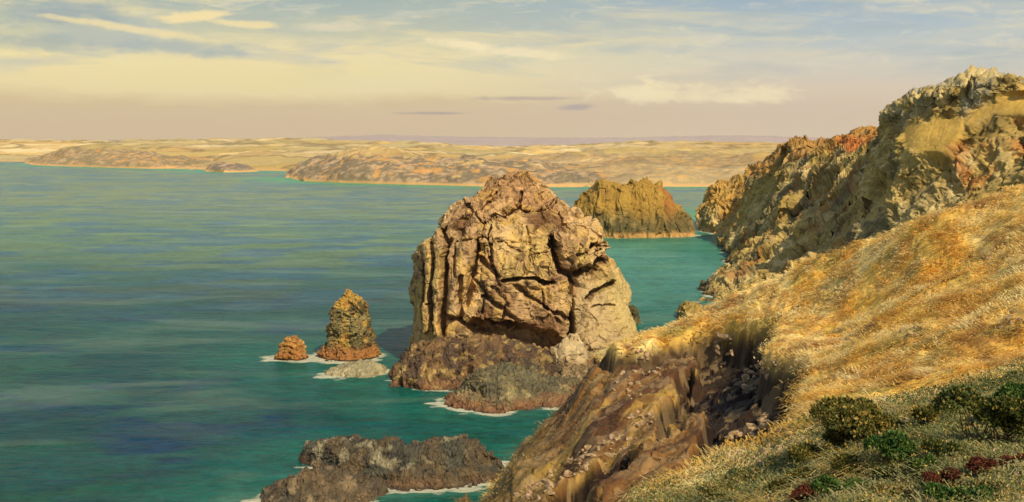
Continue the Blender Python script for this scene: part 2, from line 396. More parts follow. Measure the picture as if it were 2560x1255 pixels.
def stack_post(X, B, n, qx, qy, fr):
    wx = qx+5*fbm(B*.3, 4, 71); wy = qy+5*fbm(B*.3, 4, 77)
    nn = np.array([0, -1, 0.])*.8+n*.2
    fl = np.maximum(ss(1190, 1150, wx)*ss(560, 620, wy), .8*ss(1430, 1460, wx)*ss(690, 730, wy))*fr; X = B+(X-B)*(1-.6*fl)[..., None]
    for pts, w, d in cracks:
        D = polydist(wx, wy, pts); w2 = (w*.95+.6)*(.6+.8*(fbm(B*.5, 3, 91)*.5+.5))
        X = X-nn*(d*1.35*fr*np.exp(-(D/w2)**4))[..., None]
    m = polymask(wx, wy, cave, 9)
    X = X-nn*(8.5*m*fr)[..., None]
    # flutes on the seaward edge stand proud, rounded block by the right hand crack stands proud
    for pts, w, d in (([(1092,580),(1094,700),(1092,830)],12,3.0), ([(1063,600),(1064,700),(1060,820)],9,2.2), ([(1165,580),(1150,680),(1132,780)],16,2.6), ([(1050,600),(1046,700),(1042,820)],5,1.2)):
        X = X+nn*(d*.8*fr*np.exp(-(polydist(wx, wy, pts)/(w*1.1))**4))[..., None]
    blk = polymask(wx, wy, [(1388,575),(1440,560),(1510,590),(1526,630),(1490,655),(1450,672),(1412,668),(1400,630)], 7)
    X = X+nn*(1.6*blk*fr)[..., None]
    slab = polymask(wx, wy, [(1262,560),(1340,560),(1375,620),(1385,696),(1262,698),(1240,620)], 8)
    X = X+nn*(.3*slab*fr)[..., None]
    return X
def stack_col(c, X, K, qx, qy, fr):
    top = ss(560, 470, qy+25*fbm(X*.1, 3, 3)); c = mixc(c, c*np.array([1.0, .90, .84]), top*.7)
    yl = np.maximum(polymask(qx, qy, [(1240,560),(1380,570),(1390,700),(1260,700),(1190,620)], 40), ss(1120, 1090, qx)*ss(560, 620, qy))
    yl = np.maximum(yl, polymask(qx, qy, [(1395,600),(1500,620),(1480,650),(1420,665)], 15))
    c = mixc(c, YEL*1.0, .6*yl*ss(-.3, .3, fbm(X*.25, 4, 9)))
    rt = ss(1400, 1450, qx)*ss(680, 720, qy); c = mixc(c, L(180,154,106), .75*rt)
    rim = ss(60, 15, np.abs(qx-np.interp(qy, [430,500,600,720,830], [1345,1400,1515,1550,1600]))-5)*ss(640,700,qy); c = mixc(c, L(205,180,100), .4*rim)
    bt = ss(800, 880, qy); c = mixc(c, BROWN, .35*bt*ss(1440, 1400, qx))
    vein = ss(.55, .78, ridged(X*.28+fbm(X*.2, 3, 8)[..., None], 4, 81)); c = mixc(c, L(84,56,32), .75*vein*ss(1560, 1440, qx-60*(qy<640)))
    return c
big_rows = [(437,1275,1322),(442,1252,1336),(452,1228,1346),(472,1202,1366),(500,1164,1390),(530,1128,1434),(560,1100,1476),(585,1076,1502),(600,1060,1512),(640,1044,1524),(700,1037,1542),(750,1033,1560),(800,1031,1584),(840,1034,1602),(900,1038,1622),(930,1030,1630)]
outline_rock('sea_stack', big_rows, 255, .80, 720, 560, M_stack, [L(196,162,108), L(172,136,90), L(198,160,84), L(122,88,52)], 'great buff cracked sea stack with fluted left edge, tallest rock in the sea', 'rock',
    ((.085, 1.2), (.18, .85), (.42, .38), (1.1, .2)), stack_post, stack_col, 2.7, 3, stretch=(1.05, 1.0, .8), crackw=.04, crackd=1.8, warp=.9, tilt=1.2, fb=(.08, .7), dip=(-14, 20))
# rocks at its foot
def band_col(lo, hi, colr, amt=.9, base=None):
    def f(c, X, K, qx, qy, fr=None):
        b = ss(hi+.8, lo, X[..., 2]+1.2*fbm(X*.4, 3, 44)); c = mixc(c, colr, amt*b)
        return mixc(c, L(45,34,22), .7*ss(.5, 0, X[..., 2]))
    return f
reef('foot_ledge', [(948,958),(975,935),(1000,905),(1022,872),(1045,856),(1075,848),(1110,842),(1150,838),(1200,836),(1250,842),(1300,862),(1360,895),(1420,905),(1500,900),(1560,905)],
     [(948,962),(1000,968),(1060,974),(1110,975),(1180,985),(1250,985),(1340,985),(1450,985),(1560,985)], 24, 420, 190, M_reef, [L(116,84,42), L(76,54,30), L(168,138,74), L(84,70,42)],
     'long rust brown rock ledge under the foot of the great sea stack', 'rock', ((.15, 1.6), (.38, 1.1), (1.0, .5)), 12, cpost=band_col(.3, 1.6, L(132,84,44), .5), jag=.5, pw=.62, crackw=.1, crackd=.8)
reef('shore_rock', [(1088,1008),(1110,985),(1140,962),(1170,940),(1215,922),(1270,918),(1330,930),(1390,948),(1440,955),(1500,965)],
     [(1088,1012),(1130,1022),(1200,1030),(1290,1031),(1370,1022),(1430,1010),(1500,1005)], 16, 420, 170, M_reef, [L(92,84,54), L(116,102,62), L(68,60,38), L(150,132,84)],
     'low grey green seaweed covered rock with a rust red waterline, nearest the hillside', 'rock', ((.18, 1.5), (.42, .9), (1.2, .45)), 22, cpost=band_col(.6, 1.9, L(140,88,46), .7), jag=.5, pw=.62)
outline_rock('boulder', [(935,1312,1374),(915,1308,1376),(895,1313,1372),(880,1325,1358),(874,1336,1350)], 232, .9, 120, 80, M_stack, [L(150,128,86), L(130,108,70), L(160,140,96)],
    'round brown boulder in the shade at the foot of the great stack', 'boulder', ((.5, .3), (1.4, .12)), seed=31, fb=(.3, .4), n_exp=2.2)
outline_rock('boulder', [(925,1378,1472),(900,1374,1474),(880,1376,1470),(862,1392,1462),(845,1416,1450),(838,1428,1440)], 230, .8, 160, 120, M_stack, [L(182,158,112), L(166,138,96), L(150,122,80)],
    'big pale leaning boulder under the right side of the great stack', 'boulder', ((.22, .5), (.6, .2)), seed=36, fb=(.2, .4), n_exp=2.6)
reef('tidal_rock', [(1350,968),(1380,945),(1420,925),(1470,912),(1540,915)], [(1350,972),(1400,985),(1450,990),(1540,990)], 12, 160, 80, M_reef, [L(150,124,80), L(120,94,58), L(170,146,100)],
    'pale brown shingle heap between the great stack and the grassy slope', 'rock', ((.5, .5), (1.3, .3)), 41)
# ---- smaller rocks
outline_rock('sea_stack', [(912,790,944),(900,793,943),(885,806,939),(868,816,936),(850,821,934),(820,825,928),(790,828,922),(765,833,918),(752,842,910),(743,858,898),(735,860,893),(727,864,888),(721,870,881)],
    254, .9, 300, 260, M_cliff, [L(122,108,66), L(84,74,46), L(150,132,82), L(70,58,36)], 'small pointed dark sea stack with a yellow lichen tip and orange foot', 'rock',
    ((.3, 1.1), (.7, .8), (1.6, .4)), None, lambda c, X, K, qx, qy, fr: mixc(mixc(mixc(c, L(196,154,66), .8*ss(-.1, .25, fbm(X*.5, 3, 2)+ss(790, 735, qy)*.7-.25)), L(170,114,60), .8*ss(-.05, .3, fbm(X*.6, 3, 4)+ss(850, 890, qy)*.9-.3)), L(40,30,20), .9*ss(.5, .1, X[..., 2])), 2.9, 52, fb=(.25, .5), crackw=.08)
outline_rock('sea_rock', [(904,683,766),(893,684,765),(882,694,764),(868,704,760),(855,710,755),(846,717,746),(841,722,738)], 252, .8, 160, 110, M_cliff, [L(190,150,82), L(168,120,60), L(206,170,104)],
    'little orange rock alone in the sea, farthest left of the rocks', 'rock', ((.5, 1.1), (1.2, .6)), None, lambda c, X, K, qx, qy, fr: mixc(mixc(c, L(160,98,46), .6*ss(2.4, 1.0, X[..., 2])), L(40,30,20), .9*ss(.5, .1, X[..., 2])), 2.2, 57, fb=(.4, .7))
reef('tidal_rock', [(806,936),(830,925),(865,908),(905,900),(940,900),(968,915),(975,925)], [(806,940),(840,945),(890,948),(930,945),(960,938),(975,930)], 9, 200, 80, M_reef, [L(176,160,116), L(150,138,98), L(128,116,80)],
    'flat pale rock awash between the pointed stack and the brown ledge', 'rock', ((.45, .4), (1.2, .2)), 61, jag=.3)
reef('reef', [(742,1138),(760,1120),(785,1106),(830,1098),(880,1098),(920,1106),(960,1104),(1000,1112),(1030,1112),(1060,1108),(1090,1097),(1118,1093),(1150,1100),(1185,1112),(1220,1122),(1250,1136),(1275,1150)],
     [(742,1146),(770,1168),(820,1190),(880,1205),(950,1220),(1010,1228),(1080,1222),(1150,1215),(1210,1212),(1275,1205)], 16, 560, 230, M_reef, [L(74,70,50), L(94,76,44), L(50,46,36), L(146,134,98)],
     'long knobbly dark grey reef with white foam at its left tip', 'rock', ((.25, .8), (.6, .6), (1.5, .35)), 64, jag=.5, cpost=band_col(.1, .8, L(116,82,46), .6))
reef('reef', [(640,1250),(670,1232),(700,1212),(730,1200),(760,1192),(790,1188),(830,1196),(880,1205),(930,1212),(980,1225)],
     [(640,1258),(680,1285),(760,1300),(850,1285),(920,1262),(980,1240)], 13, 320, 160, M_reef, [L(104,84,52), L(84,70,46), L(70,64,46), L(128,108,74)],
     'low brown reef at the bottom edge, nearest of the rocks in the sea', 'rock', ((.3, .9), (.7, .6), (1.7, .3)), 67, jag=.6)
outline_rock('sea_rock', [(840,1572,1606),(800,1570,1600),(775,1570,1592),(763,1574,1584)], 300, .9, 90, 70, M_cliff, [L(110,104,62), L(90,80,48), L(140,124,76)],
    'small dark rock just showing behind the right edge of the great stack', 'rock', ((.4, .7), (1, .4)), seed=71, fb=(.2, .8))
isl_rows = [(608,1440,1756),(592,1446,1750),(575,1434,1738),(550,1424,1720),(530,1422,1706),(515,1428,1696),(500,1438,1684),(485,1448,1668),(472,1460,1656),(462,1470,1642),(454,1478,1618),(447,1486,1575),(443,1494,1540)]
def isl_col(c, X, K, qx, qy, fr):
    gr = ss(560, 500, qy+30*fbm(X*.05, 4, 2)); c = mixc(c, L(176,136,52), .75*gr)
    c = mixc(c, L(160,96,44), .6*ss(.1, .5, fbm(X*.06, 4, 12))*gr)
    return mixc(c, L(196,150,84), .9*ss(3.4, 1.2, X[..., 2]+1.0*fbm(X*.1, 3, 5)))
outline_rock('rocky_island', isl_rows, 580, .6, 420, 220, M_cliff, [L(96,86,48), L(120,100,54), L(78,66,38), L(140,120,70)], 'steep grassy humped island behind the right shoulder of the great stack', 'island',
    ((.05, 2.2), (.13, 1.3), (.33, .8)), None, isl_col, 2.4, 75, stretch=(1.5, 1, .35), fb=(.04, 2.2), crackw=.08)

if 'T0' in globals(): print('T', round(time.time()-T0,1))
# ------------------------------------------------------------------ cliffs on the right
CL = [L(190,162,92), L(162,136,70), L(206,182,120), L(126,112,74)]
def path_carve(X, n, qx, qy, B, paths):
    wx = qx+12*fbm(B*.05, 3, 171); wy = qy+12*fbm(B*.05, 3, 177)
    for pts, w, d in paths:
        X = X-n*(d*np.exp(-(polydist(wx, wy, pts)/w)**2))[..., None]
    return X
def cliff(name, rows, nu, nv, blocks, paths, cpost, seed, calm=None, **kw):
    X = loft(rows, nu, nv); n = normals(X, (0, 0, H)); qx, qy = proj(X); B = X.copy()
    X = path_carve(X, n, qx, qy, B, paths)
    n2 = n*.85+.15*np.array([-.3, -.8, .5]); n2 = n2/np.linalg.norm(n2, axis=-1, keepdims=True)
    B2 = X; X, K, K1, ck = rockify(X, n2, blocks, seed=seed, **kw)
    if calm: X = B2+(X-B2)*(1-.96*calm(qx, qy, B2))[..., None]
    col = cpost(colour_rock(X, K1, CL, seed+3, .06), X, K, qx, qy)
    o = mesh_from(name, X, gridfaces(nv, nu), col, mat=M_cliff); tag(o, kind='structure'); note_water(X)
    return o
GOLD = L(200,154,62)
def colA(c, X, K, qx, qy):
    f = fbm(X*.05, 4, 33)
    c = mixc(c, L(164,112,52), .7*ss(.1, .4, fbm(X*.11, 4, 14)))
    c = mixc(c, L(176,146,70), .7*ss(0, .35, fbm(X*.06+9, 5, 19)))
    top = np.interp(qx, [1870,1912,1960,2050,2085,2170], [435,397,368,378,350,352])
    c = mixc(c, L(176,122,54), .6*ss(22, 4, qy-top+18*f))
    c = mixc(c, L(190,104,40), .8*polymask(qx, qy, [(2080,335),(2190,335),(2178,366),(2130,374),(2090,368)], 7)*ss(-.5, .1, f))
    c = mixc(c, GOLD, .75*ss(0, .3, f)*ss(1900, 1860, qx)*ss(560, 500, qy))
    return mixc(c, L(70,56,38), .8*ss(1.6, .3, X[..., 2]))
A = [[(1812,604,549),(1800,650,465),(1788,692,410),(1762,722,375),(1735,758,343),(1718,795,312),(1690,830,286)],
     [(1812,597,552),(1803,640,475),(1794,683,414),(1770,712,380),(1742,745,348),(1726,782,318),(1704,806,300)],
     [(1824,560,552),(1828,600,482),(1824,640,425),(1815,680,388),(1806,722,348),(1798,752,325),(1790,785,300)],
     [(1842,500,552),(1862,540,490),(1880,585,438),(1892,630,400),(1908,670,360),(1925,700,328),(1950,725,298)],
     [(1858,460,550),(1890,470,500),(1925,505,452),(1970,545,412),(2025,585,368),(2085,615,328),(2130,640,292)],
     [(1878,430,548),(1912,396,522),(1960,366,482),(2050,376,448),(2086,347,428),(2170,348,396),(2235,400,345)],
     [(1960,440,640),(1960,410,600),(2020,385,560),(2090,385,550),(2130,362,520),(2230,360,480),(2320,380,440)],
     [(2000,560,720),(2040,540,720),(2080,520,720),(2120,500,720),(2200,480,720),(2300,470,700),(2400,460,680)]]
for r in A: r[:] = [tuple(q) for q in r]
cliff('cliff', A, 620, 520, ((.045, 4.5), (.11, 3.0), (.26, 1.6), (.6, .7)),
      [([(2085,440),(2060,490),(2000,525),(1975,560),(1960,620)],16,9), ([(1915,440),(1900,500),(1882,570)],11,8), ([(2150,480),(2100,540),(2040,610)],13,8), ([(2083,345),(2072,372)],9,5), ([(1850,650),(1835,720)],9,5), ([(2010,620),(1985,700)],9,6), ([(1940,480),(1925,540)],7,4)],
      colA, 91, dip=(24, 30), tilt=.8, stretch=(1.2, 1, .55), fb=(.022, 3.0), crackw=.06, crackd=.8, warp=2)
# farther spur
def colS(c, X, K, qx, qy):
    c = mixc(c, L(188,142,60), .85*ss(.0, .35, fbm(X*.04, 4, 3)+ss(560, 480, qy)*.5))
    return mixc(c, L(200,160,90), .8*ss(3.5, 1, X[..., 2]))
Sp = [[(1735,602,600),(1760,604,585),(1800,606,570),(1850,608,555)],
      [(1742,594,606),(1765,596,590),(1800,598,575),(1850,600,560)],
      [(1748,560,612),(1775,540,600),(1812,530,590),(1860,520,575)],
      [(1758,520,630),(1785,488,615),(1822,478,605),(1870,465,590)],
      [(1776,478,650),(1802,455,640),(1840,444,630),(1900,420,620)],
      [(1830,500,700),(1860,480,700),(1900,460,700),(1950,440,700)],
      [(1850,560,760),(1880,550,760),(1920,540,760),(1980,530,760)]]
cliff('cliff', Sp, 200, 240, ((.06, 4.0), (.15, 2.6), (.35, 1.3)), [([(1830,470),(1815,590)],8,6)], colS, 95, stretch=(1.4, 1, .45), fb=(.03, 4), crackw=.1, warp=3)
# high crag
def crag_turf(qx, qy, B=None): return np.maximum(polymask(qx, qy, [(2262,300),(2310,305),(2360,285),(2420,300),(2395,350),(2350,385),(2300,385),(2262,372),(2255,330)], 10), polymask(qx, qy, [(2400,310),(2440,268),(2490,255),(2530,225),(2800,170),(2800,250),(2560,290),(2480,290),(2420,325)], 9))
def colC(c, X, K, qx, qy):
    f = fbm(X*.06, 4, 53)
    c = mixc(c, L(170,166,140), .7*ss(-.2, .3, fbm(X*.08, 4, 54))*ss(330, 260, qy))
    c = mixc(c, L(128,104,44), .55*ss(.1, .45, fbm(X*.05, 4, 57)))
    c = mixc(c, L(184,112,48), .75*ss(-.15, .3, fbm(X*.12, 4, 59))*np.maximum(polymask(qx, qy, [(2355,360),(2400,330),(2470,320),(2470,400),(2420,470),(2385,450)], 22), polymask(qx, qy, [(2480,340),(2560,290),(2640,280),(2600,370),(2500,370)], 22)))
    gp = crag_turf(qx, qy)
    gp = gp*ss(-.75, -.2, f+.5*fbm(X*.25, 3, 61)); return mixc(c, L(202,162,74)*(1+.35*f)[..., None], .9*gp)
Cr = [[(2240,760,370),(2140,780,318),(2080,760,290),(2200,720,272),(2350,660,258),(2500,610,250),(2700,540,240),(2950,470,232)],
      [(2240,640,372),(2150,625,325),(2118,625,296),(2220,585,276),(2350,555,262),(2500,490,254),(2700,430,244),(2950,350,236)],
      [(2250,500,375),(2165,500,330),(2178,510,302),(2255,470,282),(2350,445,270),(2500,405,260),(2700,340,250),(2950,270,242)],
      [(2255,400,378),(2180,400,335),(2205,400,308),(2262,360,290),(2350,350,279),(2500,320,268),(2700,260,258),(2950,200,250)],
      [(2262,370,380),(2194,375,338),(2220,330,314),(2260,288,302),(2316,276,292),(2400,268,284),(2470,252,278),(2540,240,274),(2700,228,268),(2950,190,262)],
      [(2270,360,384),(2202,356,342),(2230,306,320),(2268,262,310),(2312,236,300),(2350,230,294),(2390,227,290),(2440,206,284),(2500,194,280),(2540,198,278),(2575,220,276),(2700,210,272),(2950,165,268)],
      [(2300,365,420),(2245,355,390),(2270,312,372),(2308,285,362),(2400,257,352),(2500,232,346),(2700,222,340),(2950,200,330)],
      [(2350,560,520),(2350,550,520),(2380,540,520),(2420,530,510),(2500,520,500),(2600,500,490),(2800,480,480),(3000,470,470)]]
Cr = [r+[(3350, r[-1][1]+10, r[-1][2]), (3900, r[-1][1]+40, r[-1][2])] for r in Cr]
cliff('crag', Cr, 760, 520, ((.06, 3.2), (.14, 2.2), (.34, 1.1), (.8, .5)),
      [([(2450,380),(2400,440),(2340,500),(2300,545)],26,9), ([(2345,250),(2352,275)],8,4), ([(2425,195),(2428,240),(2435,265)],6,4), ([(2210,440),(2225,540)],9,5), ([(2545,330),(2550,420)],9,6), ([(2300,400),(2340,410)],8,4), ([(2380,262),(2376,290)],8,4)],
      colC, 101, calm=crag_turf, dip=(-20, 30), tilt=.8, stretch=(1.1, 1, .65), fb=(.035, 1.8), crackw=.06, crackd=.9, warp=2)

if 'T0' in globals(): print('T', round(time.time()-T0,1))
# ------------------------------------------------------------------ foreground hillside
sil = [(1180,1255,60),(1230,1192,68),(1262,1150,73),(1300,1092,78),(1350,1040,86),(1390,1000,93),(1420,962,100),(1450,915,107),(1482,872,114),(1540,852,119),(1600,836,124),(1700,802,130),(1800,762,129),(1900,720,125),(2000,682,120),(2100,640,115),(2200,594,110),(2300,550,105),(2430,505,99),(2560,464,94),(2750,400,88),(3000,330,80)]
ctrl = [P(*q) for q in sil]
for q in sil:
    p = P(*q); n_ = 1 if q[0] > 1480 else 0
    for dd, dz in ((14, -6.5), (30, -17), (60, -38)):
        if n_: ctrl.append(p+np.array([-dd*.25, dd, dz-dd*.1]))
    if not n_: ctrl += [p+np.array([-7, 7, -9]), p+np.array([-18, 14, -30]), p+np.array([-34, 22, -52])]
inner = [(1300,1255,50),(1500,1255,36),(1700,1255,27),(2000,1255,20),(2300,1255,16),(2560,1255,14),(2900,1255,13),(1400,1100,72),(1500,1100,62),(1700,1100,46),(1560,950,92),(1700,950,78),(1900,1000,55),(1900,850,85),(2200,1100,28),(2200,900,50),(2200,700,85),(2560,1000,24),(2560,700,50),(2560,560,72),(2800,800,40),(1750,840,112),(2000,740,103),(1480,1000,90)]
ctrl += [P(*q) for q in inner]
ctrl += [np.array(q, float) for q in ((0,0,48.2),(8,-6,49),(20,4,49),(34,14,50),(50,40,52),(60,80,54),(-6,6,45),(-12,18,38),(-3,15,42.5),(-4,30,35.5),(-8,45,28),(-14,60,14),(-20,30,20),(-30,50,-4),(-30,10,22),(-45,25,-4),(-12,-10,44),(-40,-10,20),(0,-20,48))]
ctrl = np.array(ctrl)
def tps_fit(P3, lam=1.5):
    xy = P3[:, :2]; d = np.linalg.norm(xy[:, None]-xy[None], axis=-1); K = np.where(d > 0, d*d*np.log(d+1e-9), 0)
    n = len(xy); Q = np.hstack([np.ones((n, 1)), xy]); A_ = np.zeros((n+3, n+3)); A_[:n, :n] = K+lam*np.eye(n); A_[:n, n:] = Q; A_[n:, :n] = Q.T
    w = np.linalg.solve(A_, np.r_[P3[:, 2], 0, 0, 0]); return xy, w
TP = tps_fit(ctrl)
def hz(x, y):
    xy, w = TP; z = w[-3]+w[-2]*x+w[-1]*y
    x = x.astype(np.float32); y = y.astype(np.float32)
    for k in range(len(xy)):
        d2 = (x-xy[k, 0])**2+(y-xy[k, 1])**2; z = z+w[k]*.5*d2*np.log(d2+1e-9)
    return z
pxs = np.concatenate([np.linspace(-2200, 1050, 60, endpoint=False), np.linspace(1050, 2620, 760, endpoint=False), np.linspace(2620, 4200, 80)])
rad = np.concatenate([-np.linspace(30, 1, 14), np.geomspace(3, 11, 40, endpoint=False), np.geomspace(11, 140, 800, endpoint=False), np.linspace(140, 210, 40)])
uu = (pxs-CX)/F
Y, Uu = np.meshgrid(rad, uu, indexing='ij')
# behind the eye the fan becomes a plain strip
Xx = np.where(Y > 0, Uu*(np.abs(Y)+6), Uu*(6+0*Y)*1.0)-np.where(Y > 0, Uu*6*ss(0, 12, Y), 0)
Z = hz(Xx, Y)
# match the brow of the slope to its traced line
qx0, qy0 = CX+Xx/np.maximum(Y, 1)*F, HY+(H-Z)/np.maximum(Y, 1)*F
sx = np.array([s[0] for s in sil]); sy = np.array([s[1] for s in sil]); sd = np.array([s[2] for s in sil])
for it in range(3):
    qy0 = HY+(H-Z)/np.maximum(Y, 1)*F; mk = np.where((Y > 8) & (Y < 150), qy0, 9e9); mn = mk.min(0); at = Y[mk.argmin(0), np.arange(len(pxs))]
    want = np.interp(pxs, sx, sy, left=1e4, right=330); dz = np.where(pxs > 1180, (mn-want)*at/F, 0); dz = np.convolve(np.pad(dz, 6, mode='edge'), np.ones(13)/13, 'valid')
    Z = Z+dz[None]*ss(.35, .85, Y/np.maximum(at[None], 1))
B3 = np.stack([Xx, Y, Z], -1); qx, qy = proj(B3)
scar = [(1484,880),(1520,868),(1600,862),(1690,850),(1740,842),(1830,822),(1940,803),(1928,850),(1910,890),(2015,880),(2050,898),(1990,935),(2000,960),(2010,985),(1985,1030),(2010,1060),(1990,1110),(1930,1150),(1800,1180),(1700,1215),(1600,1255),(1500,1400),(900,1400),(1000,1200),(1150,1020),(1340,900),(1440,872)]
soil_shade_patch = [[(1720,850),(1800,830),(1938,806),(1925,850),(1905,890),(2010,885),(2040,902),(1985,935),(2000,1000),(1940,1050),(1800,1090),(1760,1120),(1700,1120),(1760,1020),(1780,960),(1700,1010),(1660,1010),(1720,920),(1750,880)],  # bare dark soil, widened to take in the painted shade below the turf lip
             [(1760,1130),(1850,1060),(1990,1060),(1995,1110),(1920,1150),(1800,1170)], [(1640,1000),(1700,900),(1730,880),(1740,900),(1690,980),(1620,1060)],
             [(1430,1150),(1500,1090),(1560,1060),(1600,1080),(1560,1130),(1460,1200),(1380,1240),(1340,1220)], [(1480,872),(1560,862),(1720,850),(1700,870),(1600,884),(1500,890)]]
wx = qx+26*fbm(B3*np.array([.25, .25, .25]), 4, 301); wy = qy+20*fbm(B3*.25, 4, 305)
vis = (Y > 8) & (Y < np.interp(pxs, sx, sd, left=62, right=80)[None]+np.where(pxs < 1500, 60, 4)[None])
M_sc = polymask(wx, wy, scar, 12)*vis
M_soil_shade = np.zeros_like(M_sc)
for s_ in soil_shade_patch: M_soil_shade = np.maximum(M_soil_shade, polymask(wx, wy, s_, 9)*vis)
farf = ss(10, 60, Y)
lump = 1.0*fbm(B3*np.array([.14, .10, .0]), 4, 311)+.62*fbm(B3*np.array([.42, .26, 0]), 4, 313)*(.3+.7*farf)+.22*fbm(B3*np.array([1.9, 1.1, 0]), 4, 317)
def downslope(p): return np.stack([(p[..., 0]*.91-p[..., 1]*.42)*.42, (p[..., 0]*.42+p[..., 1]*.91)*.05, 0*p[..., 0]], -1)
gul = ridged(downslope(B3)+.3*fbm(B3*.1, 3, 8)[..., None], 4, 319)
F1, F2, KK, DD = worley(B3*np.array([.7, .7, .7])+.8*fbm(B3*.5, 3, 6)[..., None], 331)
blockd = (KK[..., 0]-.5)*.7+((KK-.5)*DD).sum(-1)*1.2
Z2 = Z+lump*(1-.4*M_sc)-M_sc*(1.0+.65*gul)+(blockd*.26*M_sc+blockd*.35*M_soil_shade)*ss(20, 45, Y)-2.3*M_soil_shade*(.5+.5*farf)
Z2 = np.where(Y < 3, Z-.1, Z2)
HB = np.stack([Xx, Y, Z2], -1)
def turf_colour(p, qx, qy, sc_, soil_shade):
    a = fbm(p*np.array([.16, .10, .1]), 4, 401)*.5+.5; b = fbm(p*np.array([.7, .4, .3]), 4, 405)*.5+.5
    c = mixc(L(234,188,82), L(250,218,132), ss(.42, .62, a)); c = mixc(c, L(208,156,70), ss(.5, .68, b)*.7)
    c = mixc(c, L(160,110,52), .7*ss(.58, .72, fbm(p*np.array([.5, .3, .3])+11, 4, 431)*.5+.5)); c = mixc(c, L(150,138,66), .6*ss(.56, .72, fbm(p*.3+5, 3, 409)*.5+.5))
    # green cover at the lower right
    edge = np.interp(qx, [1500,1700,1900,2000,2080,2250,2400,2560], [1262,1215,1170,1110,1040,1010,960,930])
    gr = ss(-12, 26, qy-edge+55*fbm(p*.45, 4, 411)); 
    gc = mixc(L(130,128,72), L(174,164,108), ss(.35, .65, b)); gc = mixc(gc, L(96,108,46), ss(.5, .7, a)*.5)
    gc = mixc(gc, L(196,164,84), .7*ss(.52, .68, fbm(p*.9+3, 3, 415)*.5+.5))
    c = mixc(c, gc, gr)
    e = fbm(downslope(p)*1.3, 5, 421)*.5+.5
    scc = mixc(L(136,94,42), L(90,58,28), ss(.35, .6, e)); scc = mixc(scc, L(172,134,62), ss(.52, .7, fbm(downslope(p)*1.9+5, 4, 425)*.5+.5))
    lf = ss(1450, 1300, qx)*.7; scc = mixc(scc, L(122,100,48), lf)
    c = mixc(c, scc, sc_); c = mixc(c, mixc(L(30,19,11), L(66,44,24), ss(.5, .8, e)), .96*ss(.03, .45, soil_shade))  # near-black colour is soil plus shade painted under the lip and on the walls
    return c, gr
hc, GRN = turf_colour(HB, qx, qy, M_sc, M_soil_shade)
rk = M_sc*ss(.55, .8, KK[..., 1])*.35; hc = mixc(hc, L(176,146,98), rk)
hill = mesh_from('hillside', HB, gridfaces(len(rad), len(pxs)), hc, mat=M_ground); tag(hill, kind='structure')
cliff_sea = HB.reshape(-1, 3)

# lookups on the finished ground
def ground(px, py):
    """nearest point of the hillside under a sight line"""
    out = []
    QX, QY = CX+HB[..., 0]/np.maximum(HB[..., 1], 1)*F, HY+(H-HB[..., 2])/np.maximum(HB[..., 1], 1)*F
    for a, b in zip(px, py):
        j = int(np.clip(np.searchsorted(pxs, a), 1, len(pxs)-1)); col = QY[54:854, j]
        m = np.minimum.accumulate(col); k = np.argmax(m <= b) if (m <= b).any() else len(m)-1
        out.append(HB[54+k, j])
    return np.array(out)

if 'T0' in globals(): print('T', round(time.time()-T0,1))
# ------------------------------------------------------------------ grass
def leafmat(name, rough=.8, trans=.25, var=.3):
    m = bpy.data.materials.new(name); m.use_nodes = True; t = m.node_tree; t.nodes.clear(); g = G(t)
    at = g.n('ShaderNodeAttribute', attribute_name='Col'); geo = g.n('ShaderNodeNewGeometry')
    nz = g.noise(geo.outputs['Position'], 3.0, 3); k = g.m('ADD', 1-var, g.m('MULTIPLY', nz, 2*var))
    col = g.mix(1.0, at.outputs['Color'], g.xyz(k, k, k), 'MULTIPLY')
    bs = g.n('ShaderNodeBsdfPrincipled'); g.put(bs.inputs['Base Color'], col); bs.inputs['Roughness'].default_value = rough; bs.inputs['Specular IOR Level'].default_value = .2
    tr = g.n('ShaderNodeBsdfTranslucent'); t.links.new(col, tr.inputs[0]); mx = g.n('ShaderNodeMixShader'); mx.inputs[0].default_value = trans
    t.links.new(bs.outputs[0], mx.inputs[1]); t.links.new(tr.outputs[0], mx.inputs[2])
    o = g.n('ShaderNodeOutputMaterial'); t.links.new(mx.outputs[0], o.inputs[0]); return m
M_grass = leafmat('grass_blades', .8, .4); M_leaf = leafmat('leaves', .6, .2, .35)
def blades(root, lean, length, width, col, seed):
    r = np.random.RandomState(seed); n = len(root)
    side = np.cross(lean, [0, 0, 1.]); side /= np.linalg.norm(side, axis=1, keepdims=True)+1e-9
    mid = root+lean*length[:, None]*.5+np.array([0, 0, 1.])*length[:, None]*.34
    tip = root+lean*length[:, None]*1.0+np.array([0, 0, 1.])*length[:, None]*.30
    w = (side*width[:, None])
    V_ = np.stack([root-w, root+w, mid+w*.8, mid-w*.8, tip], 1).reshape(-1, 3)
    b = np.arange(n)*5
    q = np.stack([b, b+1, b+2, b+3], 1); t = np.stack([b+3, b+2, b+4], 1)
    return V_, q, t, np.repeat(col, 5, 0)
ri, ci = np.nonzero((Y > 9) & (Y < 134) & (Xx/np.maximum(Y, 1)*F+CX > 1050) & (Xx/np.maximum(Y, 1)*F+CX < 2900))
dens = (1-.90*M_sc[ri, ci])*(1-.97*ss(.03, .4, M_soil_shade[ri, ci]))*(1-.45*GRN[ri, ci])
